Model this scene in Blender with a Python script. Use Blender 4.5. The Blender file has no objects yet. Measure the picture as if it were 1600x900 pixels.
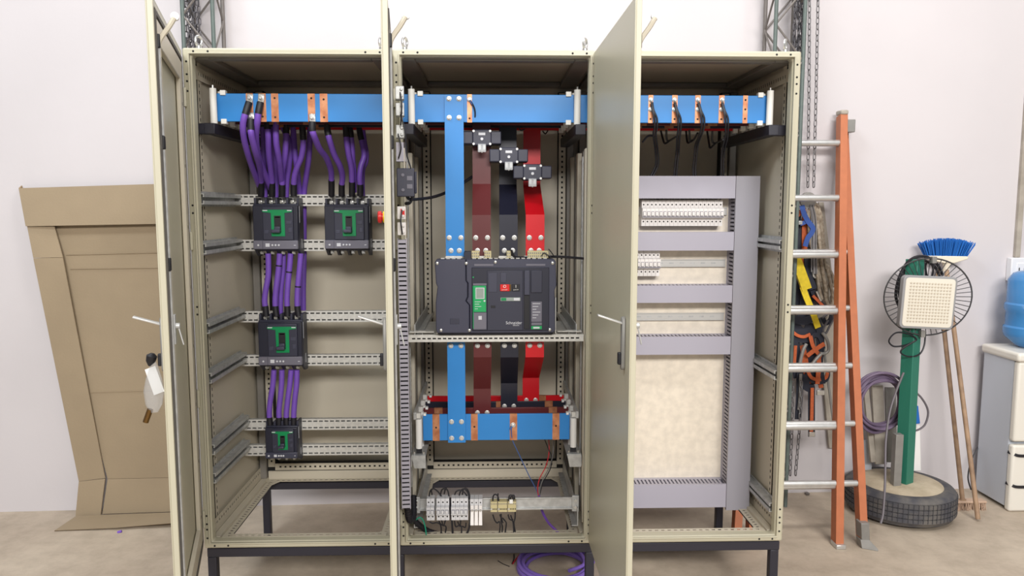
import bpy, math, random
from mathutils import Vector as V, Matrix

RND = random.Random(7)
sc = bpy.context.scene
col = sc.collection

# ------------------------------------------------------------------ camera
cam_data = bpy.data.cameras.new('camera')
cam = bpy.data.objects.new('camera', cam_data)
col.objects.link(cam)
cam.location = (-0.0212, -2.9953, 1.6912)
cam.rotation_euler = (math.pi / 2 - 0.10617, 0, -0.02863)
cam_data.sensor_width = 36
cam_data.lens = 36 * 1177.8 / 1600
cam_data.clip_start = 0.05
sc.camera = cam

# ------------------------------------------------------------------ light
sc.view_settings.view_transform = 'Standard'
sc.view_settings.look = 'None'
sc.view_settings.exposure = -0.14
sc.view_settings.gamma = 1.0
sc.view_settings.use_curve_mapping = False
world = bpy.data.worlds.new('hall_ambient')
sc.world = world
world.use_nodes = True
wb = world.node_tree.nodes['Background']
wb.inputs[0].default_value = (0.93, 0.95, 1.0, 1)
wb.inputs[1].default_value = 0.27

def lamp(name, loc, target, size, power, color):
    d = bpy.data.lights.new(name, 'AREA')
    d.shape = 'RECTANGLE'
    d.size, d.size_y = size
    d.energy = power
    d.color = color
    o = bpy.data.objects.new(name, d)
    col.objects.link(o)
    o.location = loc
    o.rotation_euler = (V(target) - V(loc)).to_track_quat('-Z', 'Y').to_euler()
    return o

lamp('hall_or_fill_lamp', (-0.4, 0.2, 5.8), (-0.4, 0.3, 0), (4.5, 0.5), 105, (1.0, 0.96, 0.94))
lamp('hall_or_fill_lamp', (-2.3, -2.3, 5.6), (-0.6, 0, 0.8), (1.5, 0.6), 125, (0.88, 0.95, 1.0))
lamp('hall_or_fill_lamp', (2.6, -2.3, 5.6), (2.2, 0.4, 0.8), (1.5, 0.6), 115, (1.0, 0.96, 0.92))

lamp('hall_or_fill_lamp', (1.0, -8.5, 5.0), (0.6, 0, 1.0), (5.0, 1.2), 850, (1.0, 0.97, 0.94))  # added fill lamp far in front, brightens the cabinet interiors

# ------------------------------------------------------------------ materials
def lin(c):
    return tuple(((v / 255) / 12.92 if v / 255 <= 0.04045 else ((v / 255 + 0.055) / 1.055) ** 2.4) for v in c)

MATS = {}
def mat(name, rgb, rough=0.5, metal=0.0, var=0.0, scale=8.0, bump=0.0, bscale=60.0, rgb2=None, alpha=1.0, trans=0.0, spec=0.5, coat=0.0):
    m = bpy.data.materials.new(name)
    m.use_nodes = True
    nt = m.node_tree
    b = nt.nodes['Principled BSDF']
    c = lin(rgb)
    b.inputs['Base Color'].default_value = (*c, 1)
    b.inputs['Roughness'].default_value = rough
    b.inputs['Metallic'].default_value = metal
    b.inputs['Specular IOR Level'].default_value = spec
    b.inputs['Coat Weight'].default_value = coat
    if trans: b.inputs['Transmission Weight'].default_value = trans
    if alpha < 1: b.inputs['Alpha'].default_value = alpha
    tc = nt.nodes.new('ShaderNodeTexCoord')
    if var or rgb2:
        n = nt.nodes.new('ShaderNodeTexNoise')
        n.inputs['Scale'].default_value = scale
        n.inputs['Detail'].default_value = 5
        nt.links.new(tc.outputs['Object'], n.inputs['Vector'])
        r = nt.nodes.new('ShaderNodeValToRGB')
        r.color_ramp.elements[0].position = 0.36
        r.color_ramp.elements[1].position = 0.64
        c2 = lin(rgb2) if rgb2 else tuple(min(1, v * (1 + var)) for v in c)
        c1 = c if rgb2 else tuple(v * (1 - var) for v in c)
        r.color_ramp.elements[0].color = (*c1, 1)
        r.color_ramp.elements[1].color = (*c2, 1)
        nt.links.new(n.outputs['Fac'], r.inputs['Fac'])
        nt.links.new(r.outputs['Color'], b.inputs['Base Color'])
    if bump:
        n2 = nt.nodes.new('ShaderNodeTexNoise')
        n2.inputs['Scale'].default_value = bscale
        n2.inputs['Detail'].default_value = 4
        nt.links.new(tc.outputs['Object'], n2.inputs['Vector'])
        bp = nt.nodes.new('ShaderNodeBump')
        bp.inputs['Strength'].default_value = bump
        bp.inputs['Distance'].default_value = 0.01
        nt.links.new(n2.outputs['Fac'], bp.inputs['Height'])
        nt.links.new(bp.outputs['Normal'], b.inputs['Normal'])
    MATS[name] = m
    return m

mat('wall_paint', (206, 201, 203), 0.7, var=0.02, scale=1.5, bump=0.05, bscale=30)
mat('paint', (190, 185, 163), 0.38, var=0.015, scale=3)
mat('paint_inner_lifted', (204, 196, 178), 0.42, var=0.02, scale=3)  # same cabinet paint, lightened in colour to offset the dim interior
mat('galv', (190, 191, 190), 0.42, 0.4, var=0.12, scale=40)
mat('galv_matte', (212, 210, 204), 0.5, 0.2, var=0.07, scale=60)
mat('plate', (234, 224, 208), 0.42, 0.15, var=0.07, scale=26)
mat('frame_grey', (138, 134, 128), 0.5, 0.3, var=0.05, scale=10)
mat('hollow_shade', (28, 27, 27), 0.8)  # near-black that paints the shade inside holes and hollow profiles
mat('black_steel', (40, 39, 50), 0.45)
mat('bus_blue', (40, 128, 200), 0.42, var=0.03, scale=5)
mat('bus_brown', (92, 32, 34), 0.4, var=0.04, scale=6)
mat('bus_black', (30, 31, 46), 0.38)
mat('bus_red', (205, 14, 28), 0.36)
mat('copper', (206, 146, 108), 0.38, 0.55, rgb2=(178, 112, 78), scale=30)
mat('tin', (205, 205, 202), 0.3, 0.8)
mat('zinc_white', (206, 205, 202), 0.35, 0.4)
mat('cable_purple', (118, 80, 182), 0.42, var=0.05, scale=12)
mat('cable_dull', (108, 92, 116), 0.5, var=0.05, scale=12)
mat('cable_grey', (104, 98, 104), 0.5)
mat('shrink', (27, 25, 32), 0.55)
mat('wire_black', (26, 25, 32), 0.45)
mat('wire_red', (200, 40, 50), 0.45)
mat('wire_blue', (70, 100, 160), 0.45)
mat('wire_grey', (120, 118, 116), 0.45)
mat('wire_green', (20, 140, 110), 0.45)
mat('case_dark', (49, 50, 66), 0.45)
mat('case_mid', (62, 63, 80), 0.42)
mat('case_darker', (36, 37, 52), 0.42)
mat('trip_grey', (108, 106, 118), 0.45)
mat('green', (0, 135, 78), 0.4)
mat('green_bright', (30, 160, 92), 0.4)
mat('black', (22, 22, 28), 0.5)
mat('white', (236, 235, 232), 0.45)
mat('white_tube', (232, 230, 224), 0.5)
mat('print', (205, 206, 212), 0.6)
mat('red', (212, 30, 28), 0.4)
mat('yellow', (236, 206, 30), 0.45)
mat('lcd', (150, 160, 154), 0.25)
mat('duct', (170, 167, 180), 0.5)
mat('duct_dark', (154, 152, 161), 0.5)
mat('mcb_white', (228, 224, 222), 0.42)
mat('mcb_grey', (205, 205, 208), 0.42)
mat('terminal_beige', (196, 184, 140), 0.5)
mat('clear', (225, 228, 232), 0.15, alpha=0.45)
mat('truss_green', (92, 104, 100), 0.5, var=0.08, scale=30)
mat('truss_brown', (112, 106, 102), 0.5, var=0.08, scale=30)
mat('chain', (132, 130, 132), 0.42, 0.6)
mat('chain_dark', (96, 94, 98), 0.45, 0.55)
mat('orange', (180, 106, 68), 0.5, var=0.05, scale=20)
mat('aluminium', (206, 206, 204), 0.35, 0.7, var=0.05, scale=30)
mat('rope', (176, 164, 146), 0.85, rgb2=(136, 122, 106), scale=60, bump=0.4, bscale=200)
mat('strap_black', (40, 43, 56), 0.75)
mat('strap_orange', (196, 98, 56), 0.75, var=0.1, scale=80)
mat('strap_blue', (44, 78, 150), 0.6)
mat('strap_yellow', (222, 196, 40), 0.6, var=0.08, scale=60)
mat('wood', (172, 152, 132), 0.7, rgb2=(140, 120, 102), scale=9)
mat('wood_grey', (178, 170, 158), 0.75, rgb2=(150, 142, 130), scale=8)
mat('stick', (170, 140, 112), 0.6, rgb2=(140, 114, 92), scale=14)
mat('post_green', (44, 118, 98), 0.45)
mat('steel_grey', (142, 140, 136), 0.5, 0.3, var=0.06, scale=20)
mat('rubber', (70, 70, 76), 0.75, rgb2=(104, 100, 96), scale=12, bump=0.2, bscale=80)
mat('cement', (196, 182, 158), 0.9, rgb2=(176, 162, 138), scale=10, bump=0.4, bscale=60)
mat('lamp_frame', (150, 150, 152), 0.45)
mat('lamp_lens', (226, 220, 206), 0.4)
mat('grille', (70, 70, 72), 0.45, 0.3)
mat('broom_blue', (26, 106, 190), 0.6)
mat('broom_cream', (232, 222, 202), 0.55)
mat('bristle_tan', (196, 168, 146), 0.8)
mat('dispenser', (226, 222, 212), 0.35)
mat('dispenser_side_shade', (196, 202, 212), 0.4)  # white body darkened to blue-grey, side shade put into the colour
mat('bottle', (74, 146, 208), 0.12, alpha=0.72, spec=0.6)
mat('cardboard', (154, 137, 112), 0.8, var=0.035, scale=4, bump=0.08, bscale=90)
mat('cardboard_edge', (150, 128, 100), 0.85)
mat('bag', (200, 202, 204), 0.15, alpha=0.28)
mat('cable_purple_lifted', (140, 112, 205), 0.42)  # purple cable lightened in colour to offset the shadow under the cabinet
mat('brass', (120, 90, 50), 0.35, 0.8)
mat('plastic_white', (228, 228, 230), 0.4)
mat('tread', (52, 52, 57), 0.8)
mat('bristle_cup', (196, 186, 168), 0.5)
mat('gasket', (92, 88, 84), 0.7)

# concrete floor with soft stains
m = mat('concrete', (182, 167, 149), 0.62, rgb2=(198, 184, 165), scale=1.6, bump=0.06, bscale=50)
nt = m.node_tree
bs = nt.nodes['Principled BSDF']
src = bs.inputs['Base Color'].links[0].from_socket
n3 = nt.nodes.new('ShaderNodeTexNoise')
n3.inputs['Scale'].default_value = 7
n3.inputs['Detail'].default_value = 9
n3.inputs['Roughness'].default_value = 0.7
tc3 = nt.nodes.new('ShaderNodeTexCoord')
nt.links.new(tc3.outputs['Object'], n3.inputs['Vector'])
r3 = nt.nodes.new('ShaderNodeValToRGB')
r3.color_ramp.elements[0].position = 0.35
r3.color_ramp.elements[0].color = (0.80, 0.79, 0.78, 1)
r3.color_ramp.elements[1].position = 0.6
r3.color_ramp.elements[1].color = (1, 1, 1, 1)
nt.links.new(n3.outputs['Fac'], r3.inputs['Fac'])
mx = nt.nodes.new('ShaderNodeMix')
mx.data_type = 'RGBA'
mx.blend_type = 'MULTIPLY'
mx.inputs[0].default_value = 1.0
nt.links.new(src, mx.inputs[6])
nt.links.new(r3.outputs['Color'], mx.inputs[7])
nt.links.new(mx.outputs[2], bs.inputs['Base Color'])

# ------------------------------------------------------------------ helpers
ORG = {}

class MB:
    """collects solids in one mesh"""
    def __init__(self):
        self.v = []
        self.f = []
    def add(self, vs, fs):
        k = len(self.v)
        self.v += [tuple(a) for a in vs]
        self.f += [tuple(k + i for i in q) for q in fs]
        return self
    def box(self, x0, x1, y0, y1, z0, z1):
        return self.add([(x0, y0, z0), (x1, y0, z0), (x1, y1, z0), (x0, y1, z0), (x0, y0, z1), (x1, y0, z1), (x1, y1, z1), (x0, y1, z1)],
                        [(0, 3, 2, 1), (4, 5, 6, 7), (0, 1, 5, 4), (1, 2, 6, 5), (2, 3, 7, 6), (3, 0, 4, 7)])
    def obox(self, c, a, b, d):
        c, a, b, d = V(c), V(a), V(b), V(d)
        vs = [c - a - b - d, c + a - b - d, c + a + b - d, c - a + b - d, c - a - b + d, c + a - b + d, c + a + b + d, c - a + b + d]
        return self.add(vs, [(0, 3, 2, 1), (4, 5, 6, 7), (0, 1, 5, 4), (1, 2, 6, 5), (2, 3, 7, 6), (3, 0, 4, 7)])
    def bar(self, a, b, w, d, up=(0, 0, 1)):
        """box from a to b, width w across, depth d"""
        a, b = V(a), V(b)
        u = b - a
        s = u.cross(V(up))
        if s.length < 1e-6: s = u.cross(V((1, 0, 0)))
        s.normalize()
        t = s.cross(u).normalized()
        return self.obox((a + b) / 2, u / 2, s * w / 2, t * d / 2)
    def tube(self, pts, r, n=8, closed=False, r2=None):
        pts = [V(q) for q in pts]
        N = len(pts)
        T = []
        for i in range(N):
            a = pts[(i - 1) % N] if (closed or i > 0) else pts[i]
            b = pts[(i + 1) % N] if (closed or i < N - 1) else pts[i]
            t = b - a
            T.append(t.normalized() if t.length > 1e-9 else V((0, 0, 1)))
        x = T[0].orthogonal().normalized()
        vs, fs = [], []
        for i in range(N):
            x = (x - T[i] * x.dot(T[i]))
            x = x.normalized() if x.length > 1e-6 else T[i].orthogonal().normalized()
            y = T[i].cross(x)
            rr = r if r2 is None else r + (r2 - r) * i / (N - 1)
            for k in range(n):
                a = 2 * math.pi * k / n
                vs.append(pts[i] + x * (rr * math.cos(a)) + y * (rr * math.sin(a)))
        M = N if closed else N - 1
        for i in range(M):
            j = (i + 1) % N
            for k in range(n):
                l = (k + 1) % n
                fs.append((i * n + k, i * n + l, j * n + l, j * n + k))
        if not closed:
            fs.append(tuple(range(n - 1, -1, -1)))
            fs.append(tuple((N - 1) * n + k for k in range(n)))
        return self.add(vs, fs)
    def cyl(self, a, b, r, n=12, r2=None):
        return self.tube([a, b], r, n, r2=r2)
    def lathe(self, base, axis, prof, n=24):
        base, ax = V(base), V(axis).normalized()
        x = ax.orthogonal().normalized()
        y = ax.cross(x)
        vs, fs = [], []
        for (r, h) in prof:
            for k in range(n):
                a = 2 * math.pi * k / n
                vs.append(base + ax * h + x * (r * math.cos(a)) + y * (r * math.sin(a)))
        for i in range(len(prof) - 1):
            for k in range(n):
                l = (k + 1) % n
                fs.append((i * n + k, i * n + l, (i + 1) * n + l, (i + 1) * n + k))
        fs.append(tuple(range(n - 1, -1, -1)))
        fs.append(tuple((len(prof) - 1) * n + k for k in range(n)))
        return self.add(vs, fs)
    def prism(self, poly, d):
        """poly: list of 3D points in a plane; d: thickness vector"""
        n = len(poly)
        a = [V(q) for q in poly]
        b = [q + V(d) for q in a]
        fs = [tuple(range(n - 1, -1, -1)), tuple(range(n, 2 * n))]
        for i in range(n):
            j = (i + 1) % n
            fs.append((i, j, n + j, n + i))
        return self.add(a + b, fs)
    def ring(self, o, i, y0, y1):
        """rectangular frame in the XZ plane; o, i = (x0, x1, z0, z1)"""
        vs = []
        for y in (y0, y1):
            for (x0, x1, z0, z1) in (o, i):
                vs += [(x0, y, z0), (x1, y, z0), (x1, y, z1), (x0, y, z1)]
        fs = []
        for k in range(4):
            l = (k + 1) % 4
            fs += [(k, l, 4 + l, 4 + k), (8 + l, 8 + k, 12 + k, 12 + l), (l, k, 8 + k, 8 + l), (4 + k, 4 + l, 12 + l, 12 + k)]
        return self.add(vs, fs)
    def strip(self, a, U, Wd, L, w, t, pitch, hl, hw, rows=(0,), m=0.012):
        """perforated strip starting at a, along U, width along Wd, real holes"""
        a, U, Wd = V(a), V(U).normalized(), V(Wd).normalized()
        N = U.cross(Wd) * (t / 2)
        def cell(u0, u1, w0, w1):
            if u1 - u0 < 1e-5 or w1 - w0 < 1e-5: return
            self.obox(a + U * ((u0 + u1) / 2) + Wd * ((w0 + w1) / 2), U * ((u1 - u0) / 2), Wd * ((w1 - w0) / 2), N)
        edges = [-w / 2]
        for r in rows: edges += [r - hw / 2, r + hw / 2]
        edges.append(w / 2)
        for k in range(0, len(edges), 2): cell(0, L, edges[k], edges[k + 1])
        n = max(1, int((L - 2 * m) / pitch))
        m = (L - n * pitch) / 2
        for k in range(1, len(edges) - 1, 2):
            u = 0
            for i in range(n):
                c = m + (i + 0.5) * pitch
                cell(u, c - hl / 2, edges[k], edges[k + 1])
                u = c + hl / 2
            cell(u, L, edges[k], edges[k + 1])
        return self
    def build(self, name, m, parent=None, label=None, bevel=0, org=None, loc=None, rot=None, seg=2, kind=None):
        if parent is not None:
            off = V(ORG.get(parent.name, (0, 0, 0)))
        elif org is not None:
            off = V(org)
        else:
            xs, ys, zs = zip(*self.v)
            off = V(((min(xs) + max(xs)) / 2, (min(ys) + max(ys)) / 2, min(zs)))
        if loc is not None: off = V((0, 0, 0))
        me = bpy.data.meshes.new(name)
        me.from_pydata([tuple(V(q) - off) for q in self.v], [], self.f)
        me.validate()
        me.shade_smooth()
        me.set_sharp_from_angle(angle=math.radians(38))
        me.materials.append(MATS[m])
        o = bpy.data.objects.new(name, me)
        col.objects.link(o)
        if parent is not None: o.parent = parent
        else: o.location = off
        if loc is not None:
            o.location = loc
            if rot is not None: o.rotation_euler = rot
            off = V((0, 0, 0))
        ORG[o.name] = tuple(off)
        if bevel:
            b = o.modifiers.new('bevel', 'BEVEL')
            b.width = bevel
            b.segments = seg
            b.limit_method = 'ANGLE'
            b.angle_limit = math.radians(40)
        if label: o['label'] = label
        if kind: o['kind'] = kind
        return o

def tag(o, label, cat, group=None):
    o['label'] = label
    o['category'] = cat
    if group: o['group'] = group
    return o

def thing(name, label, cat, loc=(0, 0, 0), group=None):
    o = bpy.data.objects.new(name, None)
    o.empty_display_size = 0.05
    col.objects.link(o)
    o.location = loc
    ORG[o.name] = tuple(loc)
    return tag(o, label, cat, group)

def kids(o):
    return [c for c in bpy.data.objects if c.parent == o]

def copy_tree(o, parent=None):
    c = o.copy()
    col.objects.link(c)
    c.parent = parent
    for ch in kids(o): copy_tree(ch, c)
    return c

def cr(pts, n=6):
    """Catmull-Rom curve through the points"""
    pts = [V(q) for q in pts]
    out = []
    for i in range(len(pts) - 1):
        p0 = pts[max(0, i - 1)]
        p1, p2 = pts[i], pts[i + 1]
        p3 = pts[min(len(pts) - 1, i + 2)]
        for k in range(n):
            t = k / n
            out.append(0.5 * ((2 * p1) + (p2 - p0) * t + (2 * p0 - 5 * p1 + 4 * p2 - p3) * t * t + (3 * p1 - p0 - 3 * p2 + p3) * t ** 3))
    out.append(pts[-1])
    return out

def text(body, size, loc, rot, m, parent, name='lettering', depth=0.0004):
    cu = bpy.data.curves.new(name, 'FONT')
    cu.body = body
    cu.size = size
    cu.extrude = depth
    cu.align_x = 'CENTER'
    cu.align_y = 'CENTER'
    t = bpy.data.objects.new(name, cu)
    me = bpy.data.meshes.new_from_object(t)
    bpy.data.objects.remove(t)
    me.materials.clear()
    me.materials.append(MATS[m])
    o = bpy.data.objects.new(name, me)
    col.objects.link(o)
    o.parent = parent
    off = V(ORG.get(parent.name, (0, 0, 0)))
    o.location = V(loc) - off
    o.rotation_euler = rot
    return o

FACE = (math.pi / 2, 0, 0)   # lettering that faces the front

# ------------------------------------------------------------------ the room
WALL = lambda x: 1.236 + 0.0342 * x
b = MB().add([(-6, -6, 0), (6, -6, 0), (6, WALL(6) + 0.1, 0), (-6, WALL(-6) + 0.1, 0), (-6, -6, -0.1), (6, -6, -0.1), (6, WALL(6) + 0.1, -0.1), (-6, WALL(-6) + 0.1, -0.1)],
             [(0, 1, 2, 3), (7, 6, 5, 4), (0, 4, 5, 1), (1, 5, 6, 2), (2, 6, 7, 3), (3, 7, 4, 0)])
o = b.build('floor', 'concrete', org=(0, 0, 0))
o['kind'] = 'structure'
o['label'] = 'beige concrete floor with faint stains'
b = MB().prism([(-6, WALL(-6), 0), (6, WALL(6), 0), (6, WALL(6), 6), (-6, WALL(-6), 6)], (0, 0.15, 0))
o = b.build('wall_back', 'wall_paint', org=(0, 0, 0))
o['kind'] = 'structure'
o['label'] = 'plain white painted wall behind the cabinets'

# ------------------------------------------------------------------ cabinets
Z0, Z1 = 0.3, 2.3
YB = 0.74

def cabinet(x0, label):
    x1 = x0 + 0.8
    t = thing('switchgear_cabinet', label, 'cabinet', (x0 + 0.4, 0.4, Z0), 'open steel switchgear cabinets')
    # front frame with rounded edge and inner lip
    MB().ring((x0 + 0.001, x1 - 0.001, Z0, Z1), (x0 + 0.036, x1 - 0.036, Z0 + 0.03, Z1 - 0.028), 0.0, 0.05).build('front_frame', 'paint', t, bevel=0.009, seg=3)
    MB().ring((x0 + 0.026, x1 - 0.026, Z0 + 0.022, Z1 - 0.02), (x0 + 0.032, x1 - 0.032, Z0 + 0.027, Z1 - 0.025), -0.012, 0.004).build('sealing_lip', 'paint', t, bevel=0.002)
    # screw holes in the frame: dark discs paint their shade
    for z in (Z1 - 0.052, Z1 - 0.10, Z1 - 0.126, Z1 - 0.163, Z1 - 0.6, Z1 - 0.63, Z0 + 1.0, Z0 + 0.97, Z0 + 0.14, Z0 + 0.105, Z0 + 0.082, Z0 + 0.045):
        for x in (x0 + 0.017, x1 - 0.017): MB().cyl((x, -0.0008, z), (x, 0.004, z), 0.0042, 8).build('screw_hole_shade', 'hollow_shade', t)
    for x in (x0 + 0.045, x0 + 0.10, x1 - 0.10, x1 - 0.045):
        for z in (Z1 - 0.014, Z0 + 0.012): MB().cyl((x, -0.0008, z), (x, 0.004, z), 0.0042, 8).build('screw_hole_shade', 'hollow_shade', t)
    
    # roof, back and roof stiffeners
    MB().box(x0 + 0.0003, x1 - 0.0003, 0.045, 0.8, Z1 - 0.012, Z1 - 0.002).build('roof_panel', 'paint_inner_lifted', t, bevel=0.003)
    b = MB()
    for (xa, xb, ya, yb) in ((x0 + 0.012, x0 + 0.085, 0.05, 0.74), (x1 - 0.085, x1 - 0.012, 0.05, 0.74), (x0 + 0.085, x1 - 0.085, 0.67, 0.74), (x0 + 0.085, x1 - 0.085, 0.05, 0.10)):
        b.box(xa, xb, ya, yb, Z1 - 0.034, Z1 - 0.013)
    b.build('roof_frame', 'frame_grey', t, bevel=0.004)
    MB().box(x0 + 0.0003, x1 - 0.0003, 0.79, 0.8, Z0, Z1).build('back_panel', 'paint_inner_lifted', t)
    # rear uprights with square holes
    for xc in (x0 + 0.068, x1 - 0.068):
        MB().strip((xc, YB, Z0 + 0.085), (0, 0, 1), (1, 0, 0), 1.86, 0.034, 0.002, 0.025, 0.010, 0.009).build('rear_upright', 'paint_inner_lifted', t)
        MB().box(xc - 0.02, xc + 0.02, YB + 0.004, YB + 0.045, Z0 + 0.04, Z1 - 0.05).build('upright_shade', 'hollow_shade', t)  # dark backing, paints the shade seen through the square holes
        s = 1 if xc > x0 + 0.4 else -1
        MB().box(min(xc + s * 0.021, xc + s * 0.055), max(xc + s * 0.021, xc + s * 0.055), YB - 0.02, YB + 0.04, Z0 + 0.03, Z1 - 0.05).build('corner_post', 'frame_grey', t, bevel=0.004)
    MB().strip((x0 + 0.086, YB - 0.002, Z0 + 0.086), (1, 0, 0), (0, 0, 1), 0.628, 0.034, 0.002, 0.025, 0.010, 0.009).build('rear_rail', 'paint_inner_lifted', t)
    MB().box(x0 + 0.086, x1 - 0.086, YB + 0.004, YB + 0.03, Z0 + 0.065, Z0 + 0.105).build('rail_shade', 'hollow_shade', t)  # dark backing that paints the rear rail's holes as shaded
    MB().box(x0 + 0.05, x1 - 0.05, YB - 0.004, YB + 0.03, Z0 + 0.02, Z0 + 0.064).build('rear_sill', 'paint_inner_lifted', t, bevel=0.003)
    # bottom flanges with slots, open floor between them
    MB().strip((x0 + 0.06, 0.054, Z0 + 0.031), (1, 0, 0), (0, 1, 0), 0.68, 0.03, 0.001, 0.027, 0.014, 0.010).build('front_flange', 'paint_inner_lifted', t)
    MB().strip((x0 + 0.05, YB - 0.02, Z0 + 0.022), (1, 0, 0), (0, 1, 0), 0.7, 0.04, 0.001, 0.027, 0.014, 0.008).build('rear_flange', 'paint_inner_lifted', t)
    for s, xc in ((-1, x0 + 0.07), (1, x1 - 0.07)):
        MB().strip((xc, 0.05, Z0 + 0.018), (0, 1, 0), (1, 0, 0), 0.69, 0.036, 0.001, 0.025, 0.009, 0.012).build('side_flange', 'paint_inner_lifted', t)
        xw = xc + s * 0.02
        MB().box(min(xw, xw + s * 0.03), max(xw, xw + s * 0.03), 0.05, YB, Z0 + 0.006, Z0 + 0.03).build('side_sill', 'paint_inner_lifted', t)
        xs = xc + s * 0.052
        MB().strip((xs, 0.05, Z0 + 0.06), (0, 1, 0), (0, 0, 1), 0.69, 0.06, 0.001, 0.027, 0.012, 0.010, (0.008,)).build('side_rail', 'paint_inner_lifted', t)
        # corner gussets
        for ya, yb in ((0.05, 0.10), (YB - 0.035, YB - 0.085)):
            xg = xc - s * 0.018
            MB().prism([(xg, ya, Z0 + 0.02), (xg - s * 0.03, ya, Z0 + 0.02), (xg, yb, Z0 + 0.02)], (0, 0, 0.004)).build('gusset', 'paint_inner_lifted', t)
    # lifting eyes
    for x in (x0 + 0.045, x1 - 0.045):
        b = MB().cyl((x, 0.06, Z1 - 0.004), (x, 0.06, Z1 + 0.016), 0.011, 12)
        c = V((x, 0.06, Z1 + 0.036))
        a = 1.0
        b.tube([c + V((math.cos(q) * 0.014 * math.cos(a), math.cos(q) * 0.014 * math.sin(a), math.sin(q) * 0.019)) for q in [2 * math.pi * k / 16 for k in range(16)]], 0.0052, 8, closed=True)
        b.build('lifting_eye', 'tin', t)
    return t

def outer_side(t, x, s):
    """side panel with slotted uprights and the roof-height rail"""
    MB().box(min(x, x - s * 0.004), max(x, x - s * 0.004), 0.045, 0.795, Z0 + 0.002, Z1 - 0.01).build('side_panel', 'paint_inner_lifted', t)
    xi = x - s * 0.012
    MB().strip((xi, 0.132, Z0 + 0.03), (0, 0, 1), (0, 1, 0), 1.94, 0.036, 0.0008, 0.027, 0.014, 0.010).build('front_upright', 'paint_inner_lifted', t)
    MB().box(min(x - s * 0.006, x - s * 0.0112), max(x - s * 0.006, x - s * 0.0112), 0.116, 0.148, Z0 + 0.03, Z1 - 0.04).build('upright_shade', 'hollow_shade', t)  # dark strip close behind the slots, painted shade
    MB().strip((x - s * 0.014, 0.09, Z1 - 0.077), (0, 1, 0), (0, 0, 1), 0.62, 0.052, 0.001, 0.025, 0.009, 0.014).build('roof_side_rail', 'paint_inner_lifted', t)
    MB().box(min(x - s * 0.005, x - s * 0.013), max(x - s * 0.005, x - s * 0.013), 0.09, 0.71, Z1 - 0.1, Z1 - 0.055).build('rail_shade', 'hollow_shade', t)  # dark strip painting the shade behind the roof rail holes

def inner_side(t, x, s):
    """ribbed frame side between two cabinets, open above for the busbars"""
    MB().box(min(x, x - s * 0.004), max(x, x - s * 0.004), 0.05, 0.78, Z0 + 0.03, 1.92).build('side_panel', 'frame_grey', t)
    for y, w, d in ((0.10, 0.05, 0.03), (0.25, 0.035, 0.022), (0.38, 0.05, 0.03), (0.53, 0.035, 0.022), (0.64, 0.05, 0.03)):
        xa = x - s * 0.005
        MB().box(min(xa, xa - s * d), max(xa, xa - s * d), y - w / 2, y + w / 2, Z0 + 0.06, 1.93).build('side_rib', 'paint_inner_lifted' if d > 0.025 else 'frame_grey', t, bevel=0.004)
    MB().strip((x - s * 0.037, 0.155, Z0 + 0.2), (0, 0, 1), (0, 1, 0), 1.4, 0.03, 0.003, 0.025, 0.010, 0.009).build('side_upright', 'galv', t)

cab1 = cabinet(-1.2, 'left switchgear cabinet with four black circuit breakers and purple cables')
cab2 = cabinet(-0.4, 'middle switchgear cabinet with the large dark air circuit breaker')
cab3 = cabinet(0.4, 'right switchgear cabinet with grey wiring ducts and small white breakers')
outer_side(cab1, -1.199, -1)
outer_side(cab3, 1.199, 1)
inner_side(cab2, -0.398, -1)
inner_side(cab2, 0.398, 1)

# mounting rails of the left cabinet
for z, zs in ((1.725, 1.726), (1.519, 1.528), (1.188, 1.207), (0.982, 1.002), (0.674, 0.703), (0.55, 0.582)):
    MB().strip((-1.19, 0.5, z), (1, 0, 0), (0, 0, 1), 0.76, 0.052, 0.003, 0.026, 0.018, 0.0065, (-0.0155, 0.0155)).build('slotted_rail', 'galv_matte', cab1)
    MB().box(-1.19, -0.43, 0.522, 0.525, z - 0.026, z + 0.026).box(-1.19, -0.43, 0.503, 0.522, z + 0.023, z + 0.026).box(-1.19, -0.43, 0.503, 0.522, z - 0.026, z - 0.023).build('rail_channel', 'galv', cab1)
    b = MB().box(-1.185, -1.181, 0.045, 0.495, zs - 0.03, zs + 0.03)
    b.box(-1.181, -1.155, 0.045, 0.495, zs + 0.018, zs + 0.022).box(-1.181, -1.155, 0.045, 0.495, zs - 0.022, zs - 0.018)
    b.box(-1.159, -1.155, 0.045, 0.495, zs + 0.007, zs + 0.018).box(-1.159, -1.155, 0.045, 0.495, zs - 0.018, zs - 0.007)
    sr = b.build('depth_rail', 'galv', cab1)
    for dz in (-0.026, 0.026): MB().cyl((-1.181, 0.06, zs + dz), (-1.172, 0.06, zs + dz), 0.0055, 8).build('bolt', 'tin', sr)
for zs in (1.54, 1.0, 0.43):
    b = MB().box(1.181, 1.185, 0.045, 0.36, zs - 0.032, zs + 0.032)
    b.box(1.155, 1.181, 0.045, 0.36, zs + 0.016, zs + 0.020).box(1.155, 1.181, 0.045, 0.36, zs - 0.020, zs - 0.016)
    b.box(1.155, 1.159, 0.045, 0.36, zs + 0.005, zs + 0.016).box(1.155, 1.159, 0.045, 0.36, zs - 0.016, zs - 0.005)
    sr = b.build('depth_rail', 'galv', cab3)
    for dz in (-0.026, 0.026): MB().cyl((1.172, 0.06, zs + dz), (1.181, 0.06, zs + dz), 0.0055, 8).build('bolt', 'tin', sr)

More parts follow.
